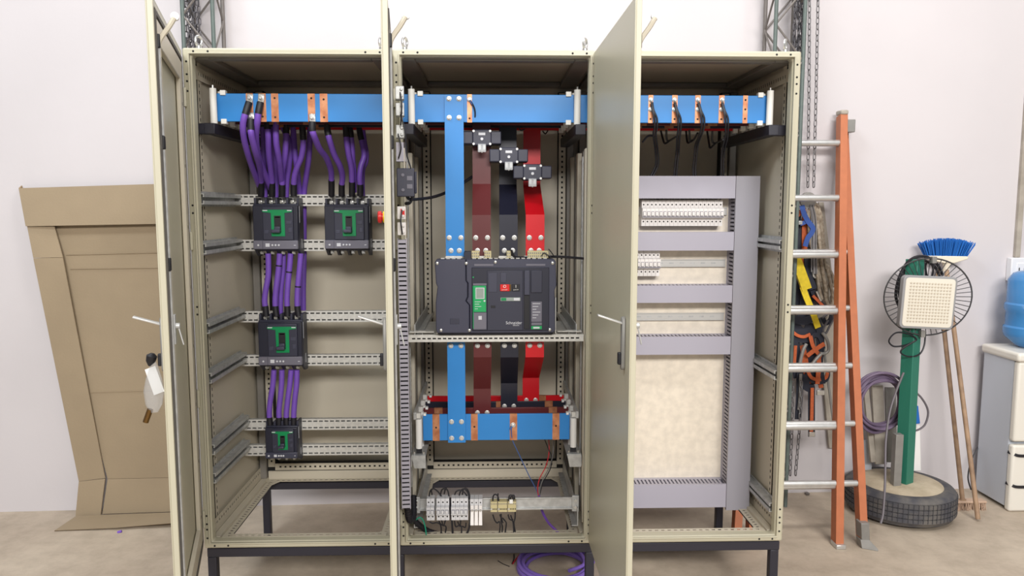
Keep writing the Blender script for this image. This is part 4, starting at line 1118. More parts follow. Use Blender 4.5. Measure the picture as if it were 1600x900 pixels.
def bundle(label, paths, r=0.003, m='wire_black', group='control wires of the low rail', name='wire_loom'):
    o = None
    for p_ in paths:
        b = MB().tube(cr(p_, 5), r, 6)
        if o is None:
            o = tag(b.build(name, m), label, 'wires', group)
        else:
            b.build('strand', m, o)
    return o
bundle('black wires arching over the two- and three-pole breakers', [[(-0.2833, 0.07, 0.4699), (-0.2776, 0.07, 0.506), (-0.264, 0.07, 0.5184), (-0.2454, 0.07, 0.5057), (-0.2242, 0.07, 0.4762)], [(-0.2697, 0.07, 0.492), (-0.2721, 0.07, 0.5115), (-0.2667, 0.07, 0.517)], [(-0.2349, 0.07, 0.4777), (-0.2292, 0.07, 0.511), (-0.2131, 0.07, 0.5178), (-0.2025, 0.07, 0.5052), (-0.1974, 0.07, 0.4745)], [(-0.2187, 0.07, 0.4942), (-0.2131, 0.07, 0.5164), (-0.2077, 0.07, 0.5219)]])
bundle('black wires arching over the four-pole breaker', [[(-0.1744, 0.07, 0.4909), (-0.1676, 0.07, 0.5048), (-0.1514, 0.07, 0.5102), (-0.1327, 0.07, 0.4988), (-0.1167, 0.07, 0.4735)], [(-0.1556, 0.07, 0.4879), (-0.1487, 0.07, 0.5074), (-0.1353, 0.07, 0.5156), (-0.1192, 0.07, 0.4987), (-0.1127, 0.07, 0.4707)], [(-0.1421, 0.07, 0.4906), (-0.138, 0.07, 0.5128), (-0.1245, 0.07, 0.5168), (-0.1139, 0.07, 0.4958), (-0.1113, 0.07, 0.4707)]])
bundle('two black wire loops above the left beige terminals', [[(-0.0144, 0.06, 0.454), (-0.013, 0.06, 0.4847), (-0.0036, 0.06, 0.4943), (0.0071, 0.06, 0.4845), (0.0124, 0.06, 0.4537)], [(0.0072, 0.06, 0.4984), (0.0071, 0.06, 0.4789), (0.0125, 0.06, 0.4565)]])
bundle('black wire loops above the right beige terminals', [[(0.0528, 0.06, 0.4561), (0.0542, 0.06, 0.4839), (0.0609, 0.06, 0.4908), (0.069, 0.06, 0.4838), (0.0717, 0.06, 0.4558)], [(0.0582, 0.06, 0.4672), (0.0636, 0.06, 0.4866), (0.0744, 0.06, 0.4893), (0.0771, 0.06, 0.4725)]])
MB_w = tag(MB().box(0.0550, 0.0697, 0.040, 0.046, 0.4613, 0.4779).build('wire_marker', 'white', bevel=0.001), 'small white marker tag on right beige terminals', 'tag')
bundle('black wires dropping below the two- and three-pole breakers', [[(-0.2805, 0.055, 0.3811), (-0.2672, 0.055, 0.374), (-0.2484, 0.055, 0.3766), (-0.2351, 0.055, 0.3666), (-0.2313, 0.055, 0.3442), (-0.2328, 0.055, 0.3218)], [(-0.2403, 0.055, 0.3834), (-0.235, 0.055, 0.3722), (-0.2244, 0.055, 0.3637), (-0.2137, 0.055, 0.3607), (-0.2111, 0.055, 0.3495), (-0.2167, 0.055, 0.3215)], [(-0.2295, 0.055, 0.3861), (-0.2243, 0.055, 0.3665), (-0.219, 0.055, 0.3622)], [(-0.2134, 0.055, 0.3859), (-0.219, 0.055, 0.3664), (-0.219, 0.055, 0.3608)]])
bundle('thick black wire between three- and four-pole breakers', [[(-0.1909, 0.05, 0.4851), (-0.1926, 0.05, 0.4379), (-0.1864, 0.05, 0.3821), (-0.1829, 0.05, 0.3234)]], 0.0045)
bundle('black wires dropping below the four-pole breaker', [[(-0.1759, 0.055, 0.3827), (-0.1707, 0.055, 0.3574), (-0.1546, 0.055, 0.3628), (-0.1466, 0.055, 0.3543), (-0.1468, 0.055, 0.3206)], [(-0.1625, 0.055, 0.3797), (-0.1546, 0.055, 0.36), (-0.1492, 0.055, 0.3599)], [(-0.149, 0.055, 0.3851), (-0.1519, 0.055, 0.3656), (-0.1492, 0.055, 0.3571)], [(-0.1276, 0.055, 0.3737), (-0.1305, 0.055, 0.3541), (-0.1438, 0.055, 0.3599)]])
bundle('black wire curving below the fuse disconnector', [[(-0.1108, 0.05, 0.4703), (-0.1084, 0.05, 0.423), (-0.11, 0.05, 0.3812), (-0.1169, 0.05, 0.3449), (-0.1278, 0.05, 0.3227)]], 0.0042)
bundle('dark wires dropping below the left beige terminals', [[(-0.0146, 0.055, 0.4086), (-0.0066, 0.055, 0.3834), (0.0042, 0.055, 0.372), (0.0123, 0.055, 0.3775), (0.0163, 0.055, 0.3579), (0.0121, 0.055, 0.3186)], [(0.0204, 0.055, 0.411), (0.0203, 0.055, 0.3774), (0.0257, 0.055, 0.3549), (0.0229, 0.055, 0.3185)], [(0.0257, 0.055, 0.3942), (0.0392, 0.055, 0.3772), (0.0419, 0.055, 0.366), (0.0364, 0.055, 0.3183)], [(0.015, 0.055, 0.4083), (0.023, 0.055, 0.3858), (0.0284, 0.055, 0.3717)]])
bundle('dark wires dropping below the right beige terminals', [[(0.0796, 0.055, 0.4215), (0.0783, 0.055, 0.3907), (0.0742, 0.055, 0.3684), (0.0823, 0.055, 0.3177)], [(0.05, 0.055, 0.4079), (0.0554, 0.055, 0.3882), (0.0661, 0.055, 0.3825), (0.0715, 0.055, 0.3684), (0.0742, 0.055, 0.3178)], [(0.0608, 0.055, 0.4049), (0.0661, 0.055, 0.3881), (0.0715, 0.055, 0.3852)]])
wire('thin green wire at the lower left of the middle cabinet', [(-0.3528, 0.03, 0.3845), (-0.334, 0.03, 0.4009), (-0.3179, 0.03, 0.4104), (-0.3048, 0.03, 0.3977), (-0.2959, 0.03, 0.3671), (-0.2923, 0.03, 0.3338)], 0.0028, 'wire_green')
# corrugated black hose from the door down to the cabinet floor
def hose(label, pts, r, m='wire_black', name='corrugated_hose'):
    path = cr(pts, 14)
    b = MB()
    n = len(path)
    vs = []
    b.tube(path, r * 0.9, 10)
    for i in range(1, n - 1, 2):
        d = (path[i + 1] - path[i - 1]).normalized() * 0.002
        b.tube([path[i] - d, path[i] + d], r, 10)
    return tag(b.build(name, m), label, 'hose')
hose('black corrugated hose looping from the middle door into the cabinet', [(-0.3685, -0.08, 0.6232), (-0.3654, -0.07, 0.5692), (-0.361, -0.05, 0.4946), (-0.3538, -0.03, 0.4268), (-0.3412, 0, 0.4302), (-0.3464, 0.06, 0.4912)], 0.014)
hose('black corrugated hose lying on the lower left cabinet sill', [(-0.3472, 0.03, 0.4066), (-0.323, 0.05, 0.3699), (-0.2903, 0.07, 0.3355), (-0.2319, 0.08, 0.3105)], 0.012)

# loose control wires hanging from the lower busbars
t = wire('thin blue wire bolted to the lower blue busbar', [(0.0693, 0.118, 0.7728), (0.0651, 0.115, 0.7543), (0.071, 0.13, 0.7049), (0.1023, 0.16, 0.627), (0.1422, 0.18, 0.5338), (0.1772, 0.2, 0.4593), (0.1886, 0.2, 0.4271)], 0.0022, 'wire_blue')
bolt(t, *(0.0722, 0.124, 0.7738), 0.011)
MB().tube([(0.0679, 0.117, 0.7703), (0.0597, 0.115, 0.7571)], 0.004, 6).build('sleeve', 'wire_blue', t)
wire('thin red wire hanging behind the lower busbars', [(0.2374, 0.3, 0.6616), (0.239, 0.28, 0.606), (0.222, 0.24, 0.5522), (0.1918, 0.21, 0.5049), (0.1828, 0.2, 0.4593), (0.1886, 0.2, 0.4271)], 0.0022, 'wire_red')
wire('thin black wire hanging behind the lower busbars', [(0.2172, 0.3, 0.6618), (0.2361, 0.28, 0.6149), (0.2498, 0.27, 0.5827), (0.2419, 0.24, 0.5402), (0.206, 0.21, 0.4843), (0.1914, 0.2, 0.4271)], 0.0022)
wire('thin grey wire hanging behind the lower busbars', [(0.2605, 0.3, 0.6585), (0.2563, 0.28, 0.597), (0.239, 0.24, 0.552), (0.2003, 0.21, 0.4844), (0.1914, 0.2, 0.4271)], 0.0022, 'wire_grey')
wire('purple control cable rising from the floor through the middle cabinet', [(0.1886, 0.2, 0.433), (0.1944, 0.2, 0.392), (0.2094, 0.21, 0.3437), (0.2376, 0.24, 0.2862), (0.2817, 0.28, 0.226), (0.3073, 0.3, 0.1741)], 0.006, 'cable_purple', 'cable')
# black cables at mid height
wire('black cable crossing behind the blue bar from the door relay', [(-0.3476, -0.05, 1.744), (-0.3362, -0.02, 1.7247), (-0.3054, 0.05, 1.7255), (-0.2479, 0.14, 1.737), (-0.186, 0.22, 1.7651), (-0.1256, 0.28, 1.8047), (-0.0985, 0.3, 1.8246)], 0.0065, 'wire_black', 'cable')
wire('black cable loop hanging from the door relay', [(-0.3414, -0.1, 1.7865), (-0.3257, -0.09, 1.7747), (-0.3194, -0.06, 1.7463), (-0.3297, -0.06, 1.712), (-0.3448, -0.08, 1.707)], 0.0065, 'wire_black', 'cable')
wire('black cable running from the big breaker to the right', [(0.0642, 0.08, 1.5184), (0.0696, 0.085, 1.4997), (0.088, 0.085, 1.4892), (0.1454, 0.08, 1.4881), (0.2508, 0.085, 1.4915), (0.362, 0.09, 1.4831)], 0.0055, 'wire_black', 'cable')
bundle('thin black wires clipped to the terminals of the big breaker', [[(0.186, 0.06, 1.4959), (0.1963, 0.06, 1.5089), (0.2094, 0.06, 1.501), (0.2225, 0.06, 1.4932)], [(0.2145, 0.06, 1.5244), (0.2276, 0.06, 1.5088), (0.2381, 0.06, 1.4932)], [(0.0585, 0.06, 1.5273), (0.0663, 0.06, 1.5117), (0.0767, 0.06, 1.4935)]], 0.0022, group='breaker terminal wires')
# thin wires behind the transformers
bundle('thin black wires tucked under the upper busbars near the transformers', [[(-0.0095, 0.28, 2.035), (0.0123, 0.27, 2.0394), (0.0287, 0.27, 2.0367)], [(0.1035, 0.3, 2.0347), (0.1117, 0.3, 2.0212), (0.1283, 0.3, 2.0267)], [(0.2138, 0.42, 2.0307), (0.2239, 0.4, 2.0175), (0.2367, 0.42, 2.0336)]], 0.003, group='wires at the upper busbars')

# ------------------------------------------------------------------ coil of purple cable on the floor
b = MB()
cx, cy = 0.2797, 0.3771
coil = []
for k in range(7 * 28 + 1):
    a = 2 * math.pi * k / 28
    j = k // 28
    rr = 0.165 - 0.006 * (j % 3) + 0.012 * math.sin(a * 0.37 + j)
    coil.append((cx + 0.012 * math.sin(j * 2.1) + rr * math.cos(a) * 1.0, cy + 0.012 * math.cos(j * 1.7) + rr * math.sin(a), 0.008 + 0.0058 * j + 0.004 * math.sin(a * 1.3)))
b.tube(coil, 0.0085, 8)
tag(b.build('cable_coil', 'cable_purple_lifted'), 'coil of bright purple cable on floor under the middle cabinet', 'cable coil')
b = MB().tube(cr([(cx - 0.1, cy + 0.08, 0.05), (cx - 0.02, cy + 0.15, 0.065), (cx + 0.1, cy + 0.09, 0.06), (cx + 0.13, cy - 0.05, 0.055), (cx + 0.05, cy - 0.13, 0.06)], 8), 0.0085, 8)
tag(b.build('cable_end', 'cable_purple_lifted'), 'loose end of purple cable lying across the floor coil', 'cable')
t = wire('short red wire end on the floor left of the purple coil', [(0.1161, 0.5001, 0.02), (0.0963, 0.4637, 0.012), (0.0801, 0.4346, 0.004)], 0.003, 'wire_red')
wire('short black wire end on the floor left of the purple coil', [(0.0882, 0.5009, 0.02), (0.0873, 0.4706, 0.012), (0.077, 0.4347, 0.004)], 0.003)
wire('thin dark wire end spreading on the floor near the red one', [(0.0103, 0.4693, 0.004), (0.0343, 0.4359, 0.004), (0.0642, 0.4093, 0.004)], 0.002)

# ------------------------------------------------------------------ lattice columns and chains at the wall
def truss(x0, x1, y0, y1, label):
    t = thing('lattice_column', label, 'column', ((x0 + x1) / 2, (y0 + y1) / 2, 0), 'steel lattice columns at the wall')
    H = 3.3
    for i, (x, y) in enumerate(((x0, y0), (x1, y0), (x0, y1), (x1, y1))):
        MB().cyl((x, y, 0), (x, y, H), 0.0105, 10).build('chord', 'truss_green' if i < 2 else 'truss_brown', t)
    p = 0.19
    n = int(H / p)
    for (a, b_) in (((x0, y0), (x1, y0)), ((x0, y1), (x1, y1)), ((x0, y0), (x0, y1)), ((x1, y0), (x1, y1))):
        ph = 0 if a[0] == b_[0] else 1
        for k in range(n):
            q, r_ = (a, b_) if (k + ph) % 2 else (b_, a)
            MB().cyl((q[0], q[1], k * p), (r_[0], r_[1], (k + 1) * p), 0.0055, 6).build('lacing', 'truss_brown', t)
    return t
truss(-1.5748, -1.4240, 0.99, 1.14, 'green grey lattice column behind the left cabinet')
truss(1.4963, 1.6509, 1.09, 1.25, 'green grey lattice column behind the right cabinet')

link_me = None
def link_mesh(L=0.040, w=0.021, r=0.0032):
    h = L / 2 - w / 2
    c = []
    for k in range(7):
        a = math.pi * k / 6
        c.append((math.cos(a) * (w / 2 - r), 0, h + math.sin(a) * (w / 2 - r)))
    for k in range(7):
        a = math.pi + math.pi * k / 6
        c.append((math.cos(a) * (w / 2 - r), 0, -h + math.sin(a) * (w / 2 - r)))
    m_ = MB().tube(c, r, 6, closed=True)
    return m_
LINK = link_mesh()
def chain(label, pts, m='chain', group='hanging hoist chains'):
    pts = [V(q) for q in pts]
    t = thing('hoist_chain', label, 'chain', tuple(pts[-1]), group)
    lens = [(pts[i + 1] - pts[i]).length for i in range(len(pts) - 1)]
    tot = sum(lens)
    n = int(tot / 0.0305)
    global link_me
    for k in range(n):
        d = k * 0.0305
        i = 0
        while d > lens[i] and i < len(lens) - 1:
            d -= lens[i]
            i += 1
        p_ = pts[i].lerp(pts[i + 1], d / lens[i])
        if link_me is None:
            me = bpy.data.meshes.new('link')
            me.from_pydata(LINK.v, [], LINK.f)
            me.shade_smooth()
            me.materials.append(MATS['chain'])
            link_me = me
        o = bpy.data.objects.new('link', link_me)
        col.objects.link(o)
        o.parent = t
        o.location = p_ - V(t.location)
        o.rotation_euler = (0, 0, (math.pi / 2 if k % 2 else 0) + 0.25)
    return t
chain('long hanging chain nearest the right cabinet\'s top corner', [(1.7106, 1.1945, 2.9469), (1.7346, 1.1953, 2.3026), (1.7504, 1.1959, 1.764)])
chain('long hanging chain, the right one of the upper pair', [(1.7604, 1.1962, 2.9479), (1.7744, 1.1967, 2.303), (1.7834, 1.197, 1.764)])
chain('short hanging chain below the harness, right one', [(1.7328, 1.1353, 0.7001), (1.7347, 1.1353, 0.4776), (1.7186, 1.1348, 0.1395)])
chain('short hanging chain below the harness, left one', [(1.6846, 1.1336, 0.7008), (1.6899, 1.1338, 0.4784), (1.6885, 1.1337, 0.1402)])
def strands(label, x0, x1, y, n, z0, z1):
    t = thing('chain_bunch', label, 'chain', ((x0 + x1) / 2, y, z0), 'bunched chains inside the columns')
    for k in range(n):
        b = MB()
        x = x0 + (x1 - x0) * (k + 0.5) / n
        yy = y + 0.018 * (k % 2)
        z = z0 + RND.uniform(0, 0.03)
        i = 0
        while z < z1:
            a = (math.pi / 2 if (i + k) % 2 else 0) + RND.uniform(0.1, 0.5)
            M = Matrix.Translation((x + RND.uniform(-0.002, 0.002), yy, z)) @ Matrix.Rotation(a, 4, 'Z')
            b.add([M @ V(q) for q in LINK.v], LINK.f)
            z += 0.0305
            i += 1
        b.build('chain_strand', 'chain_dark', t, kind='stuff')
strands('bunch of dark chains inside the left lattice column', -1.5852, -1.5070, 1.04, 7, 1.9, 3.2)
strands('bunch of dark chains inside the right lattice column', 1.6127, 1.6755, 1.14, 6, 1.9, 3.2)

# ------------------------------------------------------------------ ladder
t = thing('ladder', 'orange and aluminium double ladder leaning on the wall beside the cabinets', 'ladder', (1.7, 0.6, 0))
top = V((1.9377, 1.2, 2.207))
foot = V((1.718, 0.565, 0.0))
b = MB()
def channel(name, a, b_, w, d, parent):
    a, b_ = V(a), V(b_)
    u = (b_ - a).normalized()
    side = V((1, 0, 0)) - u * u.x
    side.normalize()
    nrm = u.cross(side)
    m_ = MB().obox((a + b_) / 2 - nrm * d / 2 * 0, u * ((b_ - a).length / 2), side * w / 2, nrm * 0.003)
    for s in (-1, 1): m_.obox((a + b_) / 2 + side * s * (w / 2 - 0.003) + nrm * d / 2, u * ((b_ - a).length / 2), side * 0.003, nrm * d / 2)
    return m_.build(name, 'orange', parent, bevel=0.001)
u1 = (top - foot)
W1 = 0.44
for dx in (0, -W1): channel('rail', foot + V((dx, 0, 0.015)), top + V((dx, 0, 0)), 0.040, 0.055, t)
foot2 = V((1.842, 0.565, 0.05))
top2 = top + V((0.033, 0.066, -0.01))
for dx in (0, -W1 - 0.2): channel('rear_rail', foot2 + V((dx, 0, 0)), top2 + V((dx + (0.2 if dx else 0) * 0.9, 0, 0)), 0.038, 0.05, t)
for z in (2.045, 1.743, 1.439, 1.146, 0.854, 0.569, 0.285):
    k = z / top.z
    c = foot.lerp(top, k)
    MB().lathe((c.x + 0.004, c.y + 0.02, z), (-1, 0, 0), [(0.0175, 0), (0.0185, 0.01), (0.0185, W1 - 0.01), (0.0175, W1)], 16).build('rung', 'aluminium', t)
    c2 = foot2.lerp(top2, (z - foot2.z) / (top2.z - foot2.z))
    if z < 1.5: MB().lathe((c2.x + 0.004, c2.y + 0.02, z + 0.012), (-1, 0, 0), [(0.0165, 0), (0.0165, W1 + 0.1)], 14).build('rear_rung', 'aluminium', t)
MB().box(foot.x - 0.024, foot.x + 0.024, foot.y - 0.02, foot.y + 0.05, 0.0, 0.022).build('foot_cap', 'aluminium', t, bevel=0.003)
b = MB().obox(foot2 + V((0.0, 0.02, 0.03)), (0.021, 0, 0), (0, 0.03, 0), (-0.004, 0, 0.05))
b.build('shoe_bracket', 'steel_grey', t, bevel=0.003)
b = MB().prism([(foot2.x - 0.024, foot2.y - 0.01, 0.045), (foot2.x - 0.016, foot2.y - 0.01, 0.0), (foot2.x + 0.05, foot2.y - 0.045, 0.0), (foot2.x + 0.05, foot2.y - 0.045, 0.01), (foot2.x + 0.02, foot2.y - 0.01, 0.045)], (0, 0.05, 0))
b.build('shoe', 'steel_grey', t, bevel=0.002)
MB().box(top.x - 0.022, top.x + 0.022, top.y - 0.01, top.y + 0.06, top.z - 0.004, top.z + 0.022).build('top_cap', 'wood_grey', t, bevel=0.008)
b = MB().box(top2.x - 0.03, top2.x + 0.03, top2.y - 0.075, top2.y - 0.02, top2.z - 0.09, top2.z - 0.02)
b.build('top_bracket', 'steel_grey', t, bevel=0.004)

# ------------------------------------------------------------------ hanging climbing gear
def ribbon(b, pts, w, th=0.003, nrm=(0, -1, 0), n=6):
    path = cr(pts, n)
    nv = V(nrm)
    vs, fs = [], []
    N = len(path)
    for i, q in enumerate(path):
        t_ = (path[min(i + 1, N - 1)] - path[max(i - 1, 0)]).normalized()
        s = t_.cross(nv)
        s = s.normalized() if s.length > 1e-6 else V((1, 0, 0))
        for a, c in ((-w / 2, -th / 2), (w / 2, -th / 2), (w / 2, th / 2), (-w / 2, th / 2)): vs.append(q + s * a + nv * c)
    for i in range(N - 1):
        for k in range(4): fs.append((i * 4 + k, i * 4 + (k + 1) % 4, i * 4 + 4 + (k + 1) % 4, i * 4 + 4 + k))
    fs += [(3, 2, 1, 0), tuple((N - 1) * 4 + k for k in range(4))]
    b.add(vs, fs)
    return b
o = MB().prism([(1.8473, 1.2642, 1.7219), (1.8735, 1.2651, 1.7219), (1.9831, 1.2688, 1.0632), (2.051, 1.2711, 0.2806), (1.9732, 1.2685, 0.2822), (1.8356, 1.2638, 1.3057)], (0, 0.018, 0)).build('wooden_board', 'wood_grey')
tag(o, 'grey weathered board leaning on the wall behind the ropes', 'board')
o = MB().cyl((1.8646, 1.2298, 1.0657), (1.9497, 1.1427, 0.3611), 0.007, 8).build('pole', 'steel_grey')
tag(o, 'thin grey pole leaning behind the ladder', 'pole')
# rope hank
t = thing('climbing_rope', 'beige flecked climbing rope hung in long loops behind the ladder', 'rope', (1.8304, 1.2086, 1.1278))
for k, pts in enumerate(([(1.7568, 1.2061, 1.7143), (1.778, 1.2068, 1.7357), (1.8066, 1.2078, 1.6715), (1.8219, 1.2083, 1.4919), (1.8448, 1.2091, 1.3106), (1.8713, 1.21, 1.2191), (1.8812, 1.2103, 1.1641)], [(1.7758, 1.2167, 1.7144), (1.7977, 1.2175, 1.7215), (1.8237, 1.2184, 1.6356), (1.8465, 1.2192, 1.4552), (1.8717, 1.22, 1.3095), (1.8967, 1.2209, 1.2545), (1.9234, 1.2218, 1.2434), (1.9333, 1.2221, 1.2726), (1.912, 1.2214, 1.3276), (1.8799, 1.2203, 1.3751)], [(1.7822, 1.197, 1.7071), (1.8055, 1.1977, 1.6787), (1.8216, 1.1983, 1.5642), (1.8482, 1.1992, 1.384), (1.8688, 1.1999, 1.2567), (1.8795, 1.2003, 1.1837), (1.9041, 1.2011, 1.1358), (1.9215, 1.2017, 1.165), (1.9106, 1.2013, 1.2382), (1.8833, 1.2004, 1.3476)],
    [(1.801, 1.2076, 1.7143), (1.825, 1.2084, 1.6715), (1.8462, 1.2091, 1.5279), (1.8668, 1.2098, 1.4013), (1.8887, 1.2106, 1.3285)], [(1.7561, 1.1861, 1.7), (1.7825, 1.187, 1.6003), (1.7961, 1.1874, 1.457), (1.8156, 1.1881, 1.3487), (1.8353, 1.1888, 1.2398), (1.8531, 1.1894, 1.1741)], [(1.7885, 1.2272, 1.6929), (1.8156, 1.2281, 1.5814), (1.8369, 1.2288, 1.4365), (1.8492, 1.2292, 1.327), (1.8616, 1.2297, 1.217), (1.8816, 1.2303, 1.1911)], [(1.8245, 1.2184, 1.7001), (1.8467, 1.2192, 1.6176), (1.8635, 1.2197, 1.4913), (1.8825, 1.2204, 1.4006)], [(1.7745, 1.1967, 1.7143), (1.7963, 1.1974, 1.6358), (1.81, 1.1979, 1.4924), (1.8304, 1.1986, 1.366), (1.8493, 1.1992, 1.2751)], [(1.7811, 1.1769, 1.7), (1.8038, 1.1777, 1.6005), (1.824, 1.1784, 1.4754), (1.8444, 1.1791, 1.3494), (1.8724, 1.18, 1.2225)], [(1.75, 1.1859, 1.6716), (1.7604, 1.1862, 1.6003), (1.7716, 1.1866, 1.5109), (1.7976, 1.1875, 1.421)], [(1.8634, 1.2297, 1.3452), (1.8854, 1.2305, 1.2719), (1.9046, 1.2311, 1.1799), (1.9188, 1.2316, 1.117), (1.9332, 1.2321, 1.1317), (1.9305, 1.232, 1.1907)])):
    MB().tube(cr(pts, 6), 0.0095, 8).build('strand', 'rope', t)
t = thing('chain_sling', 'grey metal sling strands hanging beside the rope', 'sling', (1.789, 1.1772, 1.3497))
for k in range(4):
    MB().tube(cr([(1.7445, 1.1757, 1.7), (1.7684, 1.1765, 1.6539), (1.7754, 1.1767, 1.4934), (1.7824, 1.177, 1.3317)], 5) if k == 0 else cr([V(q) + V((0.008 * k, -0.005 * (k % 2), 0)) for q in ((1.7479, 1.1758, 1.7071), (1.77, 1.1765, 1.6183), (1.7762, 1.1767, 1.4755), (1.7865, 1.1771, 1.3208))], 5), 0.004, 6).build('strand', 'chain', t)
# shackle plate where the chain ends
o = MB().lathe((1.7481, 1.1958, 1.732), (0, -1, 0), [(0.045, 0), (0.045, 0.02), (0.02, 0.022)], 20).build('pulley', 'steel_grey')
tag(o, 'grey round pulley at the end of the long chains', 'pulley')
b = ribbon(MB(), [(1.7072, 1.1644, 1.7035), (1.72, 1.1648, 1.6611), (1.7437, 1.1656, 1.6185), (1.7746, 1.1667, 1.5794), (1.7685, 1.1665, 1.551), (1.7478, 1.1658, 1.5225), (1.7351, 1.1653, 1.4762)], 0.028)
o = ribbon(b, [(1.7027, 1.1692, 1.6007), (1.7315, 1.1702, 1.6114), (1.7527, 1.1709, 1.6291)], 0.022).build('blue_strap', 'strap_blue')
tag(o, 'twisted blue webbing strap hanging behind the second rung', 'strap')
MB().box(1.6847, 1.7066, 1.1438, 1.1591, 1.5975, 1.6188).build('buckle', 'tin', o, bevel=0.002)
b = ribbon(MB(), [(1.6746, 1.1433, 1.4098), (1.6949, 1.144, 1.3597), (1.7275, 1.1451, 1.2807), (1.744, 1.1456, 1.2375)], 0.055, 0.02)
o = ribbon(b, [(1.7214, 1.1449, 1.252), (1.746, 1.1457, 1.1906), (1.7784, 1.1468, 1.1217), (1.8198, 1.1482, 1.0196)], 0.034, 0.008).build('yellow_strap', 'strap_yellow')
tag(o, 'yellow shock absorber strap slanting behind the ladder', 'strap')
t = thing('safety_harness', 'black and orange safety harness hanging in a tangle behind the ladder', 'harness', (1.8004, 1.1776, 0.3893))
